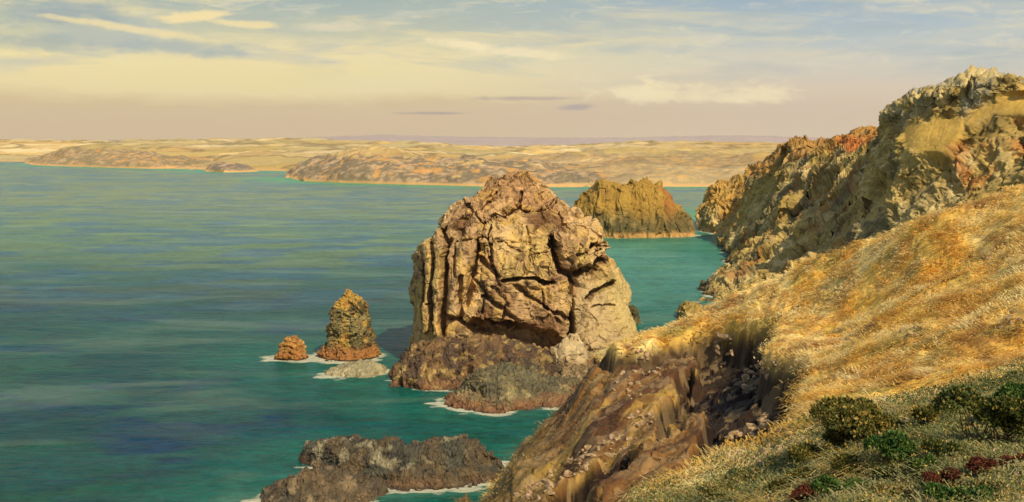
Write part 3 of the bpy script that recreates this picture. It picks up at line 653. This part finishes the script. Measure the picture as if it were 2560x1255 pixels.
# only on the near side of the brow
clump = fbm(HB[ri, ci]*np.array([.9, .6, .3]), 3, 515)*.5+.5; pick = R.rand(len(ri)) < dens*.24*ss(.30, .58, clump); ri, ci = ri[pick], ci[pick]
nt_ = len(ri); NB = 6
base_p = HB[ri, ci]; rep = np.repeat(base_p, NB, 0); dist = rep[:, 1]
pxw = dist/F                                       # one photo pixel in metres there
sprd = np.minimum(.10+dist*.004, .35)
root = rep+np.stack([R.randn(len(rep))*sprd, R.randn(len(rep))*sprd*1.4, np.zeros(len(rep))-.05], 1)
ang = 2.9+1.4*fbm(root*np.array([.35, .3, 0]), 3, 501)*2+R.randn(len(root))*.55
lean = np.stack([np.cos(ang), np.sin(ang), -.25-.1*R.rand(len(root))], 1)
leng = (.14+.34*R.rand(len(root))**1.5)*(.8+dist*.009)*(.75+.5*(fbm(root*.4, 2, 503)+.5)); wid = np.maximum(.012, pxw*1.1)*(0.7+.8*R.rand(len(root)))
gc, gg = turf_colour(root, *[q for q in proj(root)], np.repeat(M_sc[ri, ci], NB), np.repeat(M_soil_shade[ri, ci], NB))
tn = R.rand(nt_).repeat(NB); pn = fbm(root*np.array([.5, .3, .3]), 3, 509)*.5+.5
straw = L(250,228,160); gcol = mixc(gc*1.08, straw, np.clip(ss(.52, .66, pn)*.85+.35*(tn > .8), 0, .95)*(1-gg)*(1-.6*np.repeat(M_sc[ri, ci], NB)))
gcol = mixc(gcol, L(160,122,60), .6*(tn < .16)*(1-gg)); gcol = gcol*(.8+.4*R.rand(len(root)))[:, None]
V_, q_, t_, c_ = blades(root, lean, leng, wid, gcol, 1)
tag(mesh_from('grass', V_, q_, c_, t_, M_grass), kind='stuff', label='golden dry grass matted over the hillside', cat='grass')
print('blades', len(root))

if 'T0' in globals(): print('T', round(time.time()-T0,1))
# ------------------------------------------------------------------ stones
def stone_mesh(seed, squash):
    import bmesh
    bm = bmesh.new(); bmesh.ops.create_icosphere(bm, subdivisions=3, radius=.5)
    v = np.array([w.co[:] for w in bm.verts]); f = np.array([[w.index for w in p.verts] for p in bm.faces]); bm.free()
    F1, F2, K, D = worley(v*1.5+seed*3.7, seed); n = v/np.linalg.norm(v, axis=1, keepdims=True)
    r = np.random.RandomState(seed); 
    for _ in range(9):                              # chip flat faces
        d = r.randn(3); d /= np.linalg.norm(d); h = .26+.14*r.rand(); s = v@d; v = v-np.outer(np.maximum(s-h, 0), d)*.92
    v = v+n*(.05*fbm(v*3, 3, seed))[:, None]; v = v*np.array(squash)
    k = r.rand(); c = mixc(mixc(L(178,150,104), L(188,152,118), k), L(120,96,62), ss(.45, .7, fbm(v*3+seed, 3, seed+2)*.5+.5))
    o = mesh_from('stone', v, np.zeros((0, 4)), c, f, M_stone, smooth=False, link=False); return o.data
SM = [stone_mesh(k, s) for k, s in enumerate([(1.2,.9,.6),(1,.8,.8),(1.4,.8,.5),(.9,1,.9),(1.5,.9,.7),(1.1,.7,1.0)])]
def stones(n, poly, size, label, group, seed):
    r = np.random.RandomState(seed); xs = np.array([p[0] for p in poly]); ys = np.array([p[1] for p in poly]); pts = []
    while len(pts) < n:
        a, b = r.uniform(xs.min(), xs.max()), r.uniform(ys.min(), ys.max())
        if inpoly(np.array([a]), np.array([b]), poly)[0]: pts.append((a, b))
    g3 = ground([p[0] for p in pts], [p[1] for p in pts])
    for k, p in enumerate(g3):
        o = bpy.data.objects.new('stone', SM[r.randint(len(SM))]); C.objects.link(o)
        s = r.uniform(*size)*(1.5 if r.rand() < .15 else 1)*p[1]/F
        o.location = p+np.array([0, 0, s*.02]); o.scale = (s, s, s); o.rotation_euler = (r.uniform(-.5, .5), r.uniform(-.5, .5), r.uniform(0, 6.28))
        tag(o, label, 'stone', group)
stones(60, [(1800,1150),(1830,1085),(1900,1045),(1985,1060),(1995,1110),(1930,1145),(1840,1165)], (14,30), 'pale angular stone in the rubble heap beside the leftmost bush', 'stones in the lower rubble heap', 1)
stones(26, [(1840,985),(1860,920),(1930,895),(1965,925),(1900,960)], (9,20), 'small pale stone on the dark earth in the middle of the eroded bank', 'stones on the dark earth bank', 2)
stones(16, [(1768,920),(1785,850),(1850,825),(1860,850),(1800,925)], (9,22), 'pale stone just below the grass lip at the top of the dark bank', 'stones below the grass lip', 3)
stones(40, [(1520,960),(1560,890),(1640,880),(1660,930),(1610,990),(1550,1010)], (6,16), 'small stone scattered on the upper brown scree under the ridge', 'stones on the upper scree', 4)
stones(62, [(1250,1240),(1330,1190),(1440,1140),(1540,1080),(1590,1100),(1520,1160),(1440,1200),(1340,1250)], (9,26), 'stone in the dark tumbled rubble along the lower left edge of the slope', 'stones in the lower left rubble', 5)
stones(20, [(1580,1060),(1560,1030),(1600,1020),(1640,1050),(1600,1080)], (8,20), 'stone in the small outcrop halfway down the brown slope', 'stones in the small outcrop', 6)
stones(16, [(2230,850),(2250,810),(2330,830),(2300,850)], (7,16), 'pinkish stone showing through the golden grass in mid slope', 'pink stones in mid slope grass', 7)
stones(16, [(2410,670),(2430,630),(2520,640),(2500,665)], (6,15), 'pinkish stone in the golden grass high on the right', 'pink stones high on the slope', 8)
stones(14, [(2480,830),(2500,785),(2600,770),(2580,825)], (9,20), 'pinkish stone in the grass near the right edge above the bushes', 'pink stones by the right edge', 9)
stones(12, [(2050,880),(2080,830),(2120,820),(2100,870)], (6,14), 'pinkish stone in the pale grass right of the dark bank', 'pink stones beside the dark bank', 10)
stones(12, [(2180,960),(2190,930),(2230,925),(2225,960)], (8,16), 'small pinkish stone in the grass just above the round olive bush', 'pink stones above the olive bush', 11)

if 'T0' in globals(): print('T', round(time.time()-T0,1))
# ------------------------------------------------------------------ bushes
def bush(name, px, py, wpx, hpx, cols, label, seed, n=1500, leaf=.03, group=None, cat='bush', tw=True):
    """leaves spread over a lumpy crown, with woody stems; px,py is the foot of the bush"""
    r = np.random.RandomState(seed); b = ground([px], [py])[0]; d = b[1]; w = 1.12*wpx/F*d/2; h = 1.2*hpx/F*d
    n = int(n*2.2); root = bpy.data.objects.new(name, None); root.location = b; C.objects.link(root); tag(root, label, cat, group)
    nl = max(5, int(wpx/22)); lob = np.stack([r.uniform(-.72, .72, nl)*w, r.uniform(-.5, .5, nl)*w, h*(.28+.34*r.rand(nl))], 1); lr = w*(.30+.22*r.rand(nl)); lr = np.minimum(lr, h*.6)
    k = r.randint(nl, size=n); dirv = r.randn(n, 3); dirv /= np.linalg.norm(dirv, axis=1, keepdims=True); dirv[:, 2] = np.abs(dirv[:, 2])*1.0-.25
    p = lob[k]+dirv*(lr[k]*(.62+.45*r.rand(n)**.6))[:, None]*np.array([1, 1, .85])
    p = p[(fbm(p*6/w, 2, seed) > -.25)]; n = len(p); p[:, 2] = np.maximum(p[:, 2], -.1*h)
    dv = r.randn(n, 3)+np.array([0, 0, .6]); dv /= np.linalg.norm(dv, axis=1, keepdims=True); sd_ = np.cross(dv, r.randn(n, 3)); sd_ /= np.linalg.norm(sd_, axis=1, keepdims=True)
    L_ = leaf*d*(.6+.8*r.rand(n))*.032; v = np.stack([p, p+(dv*.5+sd_*.28)*L_[:, None]*2, p+dv*L_[:, None]*2, p+(dv*.5-sd_*.28)*L_[:, None]*2], 1)
    kk = fbm(p*3.0/w, 3, seed+2)*.5+.5; c = mixc(cols[0], cols[1], ss(.3, .65, kk)); c = mixc(c, cols[2], (r.rand(n) < .22)*.9); c = c*(.75+.5*r.rand(n))[:, None]
    mesh_from('foliage', v.reshape(-1, 3), np.arange(n*4).reshape(-1, 4), np.repeat(c, 4, 0), mat=M_leaf, parent=root, smooth=False)
    if tw:
        ns = 14; vv = []; ff = []; 
        for s in range(ns):
            a = np.array([r.uniform(-.3, .3)*w, r.uniform(-.3, .3)*w, -.1*h]); e = lob[r.randint(nl)]+r.randn(3)*w*.08; m_ = (a+e)/2+r.randn(3)*w*.07
            for (q0, q1, r0, r1) in ((a, m_, .022, .015), (m_, e, .015, .006)):
                ax = q1-q0; ax /= np.linalg.norm(ax)+1e-9; s1 = np.cross(ax, [.3, .9, .2]); s1 /= np.linalg.norm(s1); s2 = np.cross(ax, s1); o0 = len(vv)
                for q, rr in ((q0, r0), (q1, r1)):
                    for t in range(5): vv.append(q+(s1*math.cos(t*1.2566)+s2*math.sin(t*1.2566))*rr*w)
                for t in range(5): ff.append([o0+t, o0+(t+1) % 5, o0+5+(t+1) % 5, o0+5+t])
        mesh_from('stems', vv, ff, np.tile(L(96,70,44), (len(vv), 1)), mat=M_stone, parent=root)
    return root
OLV = [L(72,78,30), L(104,100,42), L(176,144,66)]; GRN3 = [L(52,82,30), L(74,104,40), L(116,128,56)]; DGR = [L(50,64,26), L(76,86,34), L(148,128,54)]; RED = [L(104,52,36), L(126,64,44), L(88,70,44)]
bush('gorse_bush', 2175, 1112, 210, 110, OLV, 'wide olive bush with a bright green left rim, middle of the slope', 1, 6000, .055)
bush('gorse_bush', 2250, 1150, 150, 62, GRN3, 'low bright green bush in front of the olive bush', 2, 3600, .05)
bush('gorse_bush', 2308, 1062, 76, 56, OLV, 'small brownish bush alone between the two large bushes', 3, 1800, .05)
bush('gorse_bush', 2470, 1118, 190, 150, DGR, 'largest dark green bush at the right edge of the photo', 4, 8000, .055)
bush('gorse_bush', 2570, 1062, 150, 110, GRN3, 'bright green bush cut by the right edge behind the largest bush', 5, 4000, .055)
bush('gorse_bush', 2035, 1180, 100, 74, OLV, 'dark low bush furthest left, beside the rubble heap', 6, 3000, .045)
bush('green_shrub', 2110, 1252, 130, 50, GRN3, 'low green shrub at the bottom between two red plants', 7, 2400, .05, cat='shrub')
bush('green_shrub', 2400, 1262, 150, 40, GRN3, 'low pale green shrub at the bottom edge right of the big red plant', 8, 2400, .05, cat='shrub')
bush('green_shrub', 1880, 1215, 130, 40, [L(96,104,56), L(130,128,76), L(180,150,84)], 'pale grey green shrub below the rubble heap', 9, 2400, .04, cat='shrub')
bush('green_shrub', 2010, 1215, 70, 40, OLV, 'small olive shrub under the leftmost dark bush', 14, 1200, .04, cat='shrub')
for k, (x, y, w, h, lb) in enumerate([(2355,1238,92,72,'largest dark red plant, round and alone at the lower right'), (2030,1262,90,52,'dark red plant cut by the bottom edge, furthest left of the red ones'), (2452,1192,62,52,'small round red plant right of the largest red one'),
                          (2532,1182,80,50,'red brown plant at the right edge below the largest bush')]):
    bush('red_shrub', x, y, w, h, RED, lb, 20+k, 2200, .035, group='dark red plants', cat='shrub')
for k, (x, y, w, h, pal, lb) in enumerate([(2105,1128,80,56,OLV,'olive bush joined to the left end of the wide olive bush'), (2370,1150,90,60,DGR,'dark bush between the bright green bush and the largest bush'), (2225,1205,80,40,DGR,'low dark bush below the bright green bush'),
        (2130,1190,90,46,OLV,'brown green bush below the wide olive bush, right of the leftmost bush'), (2310,1180,60,34,GRN3,'small green tuft above the largest red plant'), (1960,1235,70,34,OLV,'small olive bush left of the leftmost red plant'), (1790,1248,110,34,[L(110,112,60), L(140,134,80), L(184,152,84)],'grey green bush at the bottom edge, furthest left'),
        (2480,1240,100,40,[L(110,112,60), L(150,140,84), L(190,156,84)],'pale green bush at the bottom right below the small round red plant'), (2225,1250,90,36,[L(110,112,60), L(150,140,84), L(200,160,84)],'pale bush left of the largest red plant at the bottom')]):
    bush('gorse_bush', x, y, w, h, pal, lb, 40+k, 1500, .045)
# rough low herbs between the bushes
ri, ci = np.nonzero((GRN > .4) & (Y > 9) & (Y < 60) & (pxs[None] > 1400) & (pxs[None] < 2640))
pk = R.rand(len(ri)) < .06; ri, ci = ri[pk], ci[pk]; b = HB[ri, ci].repeat(14, 0); n = len(b)
p = b+R.randn(n, 3)*np.array([.16, .2, .05])+np.array([0, 0, .06]); dv = R.randn(n, 3)+np.array([0, 0, .8]); dv /= np.linalg.norm(dv, axis=1, keepdims=True); sdv = np.cross(dv, R.randn(n, 3)); sdv /= np.linalg.norm(sdv, axis=1, keepdims=True)
Lh = .0022*b[:, 1]*(.6+.9*R.rand(n)); v = np.stack([p, p+(dv*.5+sdv*.3)*Lh[:, None], p+dv*Lh[:, None], p+(dv*.5-sdv*.3)*Lh[:, None]], 1)
tn = R.rand(len(ri)).repeat(14); kk = fbm(p*.8, 3, 77)*.5+.5
c = mixc(L(96,104,50), L(150,146,98), tn); c = mixc(c, L(60,78,30), .8*ss(.5, .65, kk)); c = mixc(c, L(206,166,70), .85*(tn > .86)); c = mixc(c, L(196,150,130), .7*((tn > .8) & (tn < .85))); c = c*(.7+.6*R.rand(n))[:, None]
tag(mesh_from('ground_cover', v.reshape(-1, 3), np.arange(n*4).reshape(-1, 4), np.repeat(c, 4, 0), mat=M_leaf, smooth=False), kind='stuff', label='rough grey green herbs between the bushes', cat='plants')
print('herbs', n)

if 'T0' in globals(): print('T', round(time.time()-T0,1))
# ------------------------------------------------------------------ far coast
def far_land(name, crest, foot, depth, amp, colf, seed, nu=420, nv=90, steep=.6, back=600, zfoot=-3):
    cr = np.array(crest, float); ft = np.array(foot, float); px = np.linspace(cr[0, 0], cr[-1, 0], nu)
    pyc = np.interp(px, cr[:, 0], cr[:, 1]); pf = np.interp(px, ft[:, 0], ft[:, 1]); df = np.minimum(wat(pf), 12000); dc = df+depth
    zc = H-(pyc-HY)/F*dc; rows = []; nf = int(nv*.75)
    for k in range(nv):
        if k < nf: w = k/(nf-1); y = df+(dc-df)*w; z = zfoot+(zc-zfoot)*w**steep
        else: w = (k-nf+1)/(nv-nf); y = dc+back*w; z = zc-(zc-zfoot)*w**2
        rows.append(np.stack([(px-CX)/F*y, y, z], -1))
    X = np.array(rows); n = normals(X); n *= np.sign(n[..., 2].mean()); qx, qy = proj(X)
    vv = np.linspace(0, 1, nv)[:, None]; tap = ss(0, .06, vv)
    X = X+n*(amp*fbm(X*np.array([.012, .012, .02]), 5, seed)*tap)[..., None]; X[..., 2] += amp*.25*fbm(X*.06, 4, seed+3)*tap
    o = mesh_from(name, X, gridfaces(nv, nu), colf(X, qx, qy, X[..., 2]), mat=M_hill); tag(o, kind='structure'); note_far.append(X); return o
note_far = []
SAND = L(226,184,104); PALE = L(232,206,150)
def fields(seed, c1=L(222,184,110), c2=L(232,208,150), lines=.5, sc_=.004, rockc=L(140,120,92), rock=0.0, beach=2.5):
    def f(X, qx, qy, z):
        a = fbm(X*np.array([sc_, sc_*2.2, 0]), 4, seed)*.5+.5; c = mixc(c1, c2, ss(.35, .65, a)); c = mixc(c, L(196,156,92), .6*ss(.55, .7, fbm(X*np.array([sc_*2, sc_*5, 0]), 4, seed+3)*.5+.5))
        F1, F2, K, D = worley(np.stack([X[..., 0]*sc_*.8, X[..., 1]*sc_*1.0, 0*z], -1)+.35*fbm(X*sc_, 3, seed+5)[..., None], seed)
        c = c*(.78+.34*K[..., 0])[..., None]; c = mixc(c, L(170,150,84), .5*(K[..., 1] > .7)); c = mixc(c, L(128,108,62), lines*ss(.10, .03, F2-F1))
        if rock:
            rr = fbm(X*np.array([.05, .05, .09]), 5, seed+8, .62); m = rock*ss(-.6, -.3, rr-ss(18, 40, z)*.7); rc = mixc(rockc, L(180,150,110), ss(-.1, .3, fbm(X*.09, 4, seed+9, .65))); rc = mixc(rc, L(206,150,76), .7*ss(.12, .4, fbm(X*.07, 4, seed+12)))
            c = mixc(c, rc, m)
        return mixc(c, L(216,168,100), .9*ss(beach+1.5, beach*.4, z))
    return f
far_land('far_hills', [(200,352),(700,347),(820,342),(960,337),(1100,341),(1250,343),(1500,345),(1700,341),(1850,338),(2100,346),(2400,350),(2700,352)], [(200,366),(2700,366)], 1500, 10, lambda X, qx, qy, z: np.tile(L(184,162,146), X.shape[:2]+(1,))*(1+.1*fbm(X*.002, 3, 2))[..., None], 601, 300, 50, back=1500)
far_land('far_hills', [(-900,354),(-300,351),(0,350),(180,352),(330,352),(480,350),(700,347),(900,352),(1100,360),(1250,368),(1450,362),(1600,356),(1900,358),(2200,362),(2600,362)], [(-900,402),(0,404),(500,408),(1300,412),(2600,412)], 1500, 12, fields(611, L(214,176,98), L(226,200,140), lines=.7), 611, 700, 160, back=900)
far_land('far_hills', [(380,415),(480,398),(560,384),(640,378),(760,385),(900,392),(1000,398)], [(380,418),(500,424),(700,428),(1000,432)], 420, 8, fields(621, L(216,172,90), L(224,192,124), lines=.7), 621, 400, 110, back=500)
far_land('far_headland', [(60,408),(90,396),(130,385),(160,370),(200,364),(290,366),(350,378),(420,392),(520,402),(620,412)], [(60,412),(130,415),(300,420),(460,424),(620,424)], 260, 14, fields(631, L(180,156,92), L(214,184,116), rock=.9, rockc=L(136,118,80), lines=.3), 631, 460, 120, steep=.5, back=300)
far_land('far_islet', [(513,428),(525,415),(545,408),(590,406),(620,412),(650,425)], [(513,429),(560,431),(650,430)], 60, 10, fields(641, L(150,128,90), L(170,140,96), rock=1.0, rockc=L(120,108,88), lines=0), 641, 160, 60, steep=.4, back=60)
far_land('far_hills', [(1120,440),(1220,420),(1320,396),(1420,384),(1560,376),(1750,378),(1900,372),(2200,366),(2600,370)], [(1120,462),(1400,466),(2600,470)], 420, 10, fields(651, L(222,174,96), L(230,196,126), rock=.55, rockc=L(128,112,92), lines=.5), 651, 600, 150, steep=.55, back=500)
far_land('far_headland', [(715,440),(740,420),(780,404),(830,390),(880,382),(950,384),(1040,390),(1120,394),(1200,398),(1280,404),(1360,410),(1450,420),(1500,432),(1560,450)], [(715,446),(760,453),(850,457),(1000,461),(1200,466),(1400,468),(1560,468)], 170, 16, fields(661, L(206,164,92), L(214,180,112), rock=1.0, rockc=L(128,112,82), lines=.3), 661, 700, 150, steep=.42, back=300)

if 'T0' in globals(): print('T', round(time.time()-T0,1))
# ------------------------------------------------------------------ sea
for Xf in note_far:
    q = Xf[0][:, :2]; waterpts.append(q[::6])
nearw = np.concatenate([w for w in waterpts]); nearw = nearw[(nearw[:, 1] < 700)]
hw = cliff_sea[np.abs(cliff_sea[:, 2]) < .8][::40, :2]; nearw = np.concatenate([nearw, hw])
pr = np.concatenate([np.linspace(-9000, 0, 30, endpoint=False), np.linspace(0, 2000, 800, endpoint=False), np.linspace(2000, 9500, 40)])
ry = np.concatenate([np.linspace(-1500, 60, 20, endpoint=False), np.geomspace(60, 140, 20, endpoint=False), F*H/np.linspace(HY+F*H/140/1, HY+52, 620)*0+F*H/(np.linspace(F*H/140, 55, 620)), np.geomspace(2600, 12300, 40)])
RY, PU = np.meshgrid(ry, (pr-CX)/F, indexing='ij')
SX = PU*np.maximum(np.abs(RY), 300)*np.where(RY < 300, 1, 1.0); SX = np.where(RY < 300, PU*np.maximum(RY, 0)+PU*0, SX)
sp_ = ss(60, 0, RY)*3000; SX = np.where(RY < 60, PU*60+np.sign(PU)*0, SX); SX = np.where(RY < 60, SX, SX)
edgew = np.clip(np.abs(PU)/3.0, 0, 1)**4; SX = SX+np.sign(PU)*edgew*3000
SP = np.stack([SX, RY, np.zeros_like(SX)], -1)
def mindist(Q, T, cell=60, far=60.0):
    from mathutils.kdtree import KDTree
    kd = KDTree(len(T))
    for k, (a, b) in enumerate(T.tolist()): kd.insert((a, b, 0), k)
    kd.balance(); f = kd.find
    lo, hi = T.min(0)-far, T.max(0)+far; out = np.full(len(Q), far); idx = np.nonzero(((Q > lo) & (Q < hi)).all(1))[0]
    out[idx] = [min(far, f((a, b, 0))[2]) for a, b in Q[idx].tolist()]
    return out
md = mindist(SP.reshape(-1, 3)[:, :2], nearw).reshape(SX.shape)
wv = .16*fbm(SP*np.array([.09, .25, 1]), 4, 700)*ss(900, 200, RY)
SP[..., 2] = wv
# shallows and deep water: colour set by distance, nearness to rock and random patches
qx, qy = proj(SP)
n1 = fbm(SP*np.array([.011, .02, 1]), 5, 701, .6)*1.3; n2 = fbm(SP*np.array([.035, .08, 1]), 5, 705, .6)*1.4; n3 = fbm(SP*np.array([.05, .2, 1]), 4, 709)
deep = mixc(L(6,74,70), L(3,58,88), ss(-.2, .15, n1+.4*n2)); deep = mixc(deep, L(30,96,64), ss(.0, .3, n2-.3*n1)*.6)
deep = mixc(deep, L(2,56,72), .8*ss(.14, .34, n1-.2*n2+.12*n3))
mid = mixc(L(62,108,90), L(92,122,82), ss(-.1, .2, n1)); mid = mixc(mid, L(40,92,116), ss(-.1, .2, n2)*.7)
sc_ = mixc(deep, mid, ss(190, 520, RY+60*n2))
sc_ = mixc(sc_, L(4,68,92), .75*np.exp(-((RY-285)/42)**2)*ss(-.25, .15, n2+n1)*ss(40, -30, SX))   # bluer band off the stacks
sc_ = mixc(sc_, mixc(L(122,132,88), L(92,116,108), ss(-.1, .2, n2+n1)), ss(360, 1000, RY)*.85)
bay = ss(15, 45, SX)*ss(200, 260, RY)*ss(700, 480, RY); sc_ = mixc(sc_, L(74,150,124), .7*bay)
sc_ = mixc(sc_, L(14,104,84), .85*ss(26, 3, md+7*n2+5*n1)*ss(400, 300, RY)); sc_ = mixc(sc_, L(16,110,78), .75*ss(45, 5, md+8*n2)*ss(400, 520, RY)*ss(720, 560, RY))
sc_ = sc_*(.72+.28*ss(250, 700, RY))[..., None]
fd = np.full(SX.shape, 400.0); farp = np.concatenate([w for w in waterpts]); farp = farp[farp[:, 1] > 700]
mf = RY > 650; fd[mf] = mindist(SP[mf][:, :2], farp, 120, 400.)
sc_ = mixc(sc_, L(66,146,96), .75*ss(90, 10, fd+20*n2))
sea_at = np.clip(ss(3.6, -.4, md+2.2*n3+2.5*n2+2.0*fbm(SP*np.array([.3, .6, 1]), 3, 713)), 0, 1)
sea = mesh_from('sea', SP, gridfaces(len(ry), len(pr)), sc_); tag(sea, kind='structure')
at = sea.data.attributes.new('foam', 'FLOAT', 'POINT'); at.data.foreach_set('value', sea_at.ravel().astype(np.float32))
m = bpy.data.materials.new('sea_water'); m.use_nodes = True; t = m.node_tree; t.nodes.clear(); g = G(t)
atc = g.n('ShaderNodeAttribute', attribute_name='Col'); atf = g.n('ShaderNodeAttribute', attribute_name='foam'); geo = g.n('ShaderNodeNewGeometry')
def mapped(s):
    mp = g.n('ShaderNodeMapping'); t.links.new(geo.outputs['Position'], mp.inputs[0]); mp.inputs['Scale'].default_value = s; return mp.outputs[0]
va = mapped((.6, 1, 1)); vb = mapped((.36, 1, 1))
k1 = g.noise(va, .13, 6, .65, .5); k2 = g.noise(vb, .045, 5, .6, .6); k3 = g.noise(vb, .35, 4, .6, .4)
k4 = g.noise(va, .42, 4, .65, .5); k5 = g.noise(va, 1.1, 3, .7, .4); k = g.m('ADD', -1.25, g.m('MULTIPLY', k5, 1.3)); k = g.m('ADD', k, g.m('ADD', g.m('ADD', g.m('MULTIPLY', k1, 1.2), g.m('MULTIPLY', k4, 1.7)), g.m('MULTIPLY', k2, .8)))
k = g.m('MAXIMUM', k, .12)
col = g.mix(1.0, atc.outputs['Color'], g.xyz(k, k, k), 'MULTIPLY')
col = g.mix(g.m('MULTIPLY', g.ramp(k2, [(.52, 0.0), (.66, 1.0)]), .22), col, lin((150,165,130)))
fn = g.noise(va, .9, 7, .72, 1.0); fm = g.ramp(g.m('SUBTRACT', g.m('ADD', atf.outputs['Fac'], g.m('ADD', g.m('MULTIPLY', fn, .5), g.m('MULTIPLY', g.noise(va, .28, 5, .65, 1.2), .6))), 1.0), [(.2, 0.0), (.5, .9)])
wc = g.ramp(g.noise(vb, .16, 7, .7, .8), [(.715, 0.0), (.75, .55)])
fm2 = g.m('MAXIMUM', fm, g.m('MULTIPLY', wc, .6))
col = g.mix(fm2, col, lin((206,200,166)))
bs = g.n('ShaderNodeBsdfPrincipled'); g.put(bs.inputs['Base Color'], col); g.put(bs.inputs['Roughness'], g.m('ADD', .30, g.m('MULTIPLY', fm2, .5))); bs.inputs['IOR'].default_value = 1.33; bs.inputs['Specular IOR Level'].default_value = .13
h = g.m('ADD', g.noise(va, .5, 6, .62, .4), g.m('ADD', g.m('MULTIPLY', g.noise(va, 2.5, 5, .6, .3), .35), g.m('MULTIPLY', k3, .8)))
bp = g.n('ShaderNodeBump'); bp.inputs['Strength'].default_value = .8; bp.inputs['Distance'].default_value = 1.4; t.links.new(h, bp.inputs['Height']); t.links.new(bp.outputs[0], bs.inputs['Normal'])
o = g.n('ShaderNodeOutputMaterial'); t.links.new(bs.outputs[0], o.inputs[0]); sea.data.materials.append(m)

# ------------------------------------------------------------------ air
HAZE = 3.2e-5
lo = np.array([-17000., -2500., -60.]); hi = np.array([17000., 13500., 420.])
cv = np.array([[(lo, hi)[i][0], (lo, hi)[j][1], (lo, hi)[k][2]] for k in (0, 1) for j in (0, 1) for i in (0, 1)])
hb = mesh_from('haze', cv, [[0, 2, 3, 1], [4, 5, 7, 6], [0, 1, 5, 4], [2, 6, 7, 3], [0, 4, 6, 2], [1, 3, 7, 5]], smooth=False)
hm = bpy.data.materials.new('haze'); hm.use_nodes = True; t = hm.node_tree; t.nodes.clear(); g = G(t)
pv = g.n('ShaderNodeVolumePrincipled'); pv.inputs['Density'].default_value = HAZE; pv.inputs['Color'].default_value = (1.0, .93, .84, 1); pv.inputs['Anisotropy'].default_value = .2
o = g.n('ShaderNodeOutputMaterial'); t.links.new(pv.outputs[0], o.inputs['Volume']); hb.data.materials.append(hm); tag(hb, kind='stuff', label='thin sea haze over the bay', cat='haze')
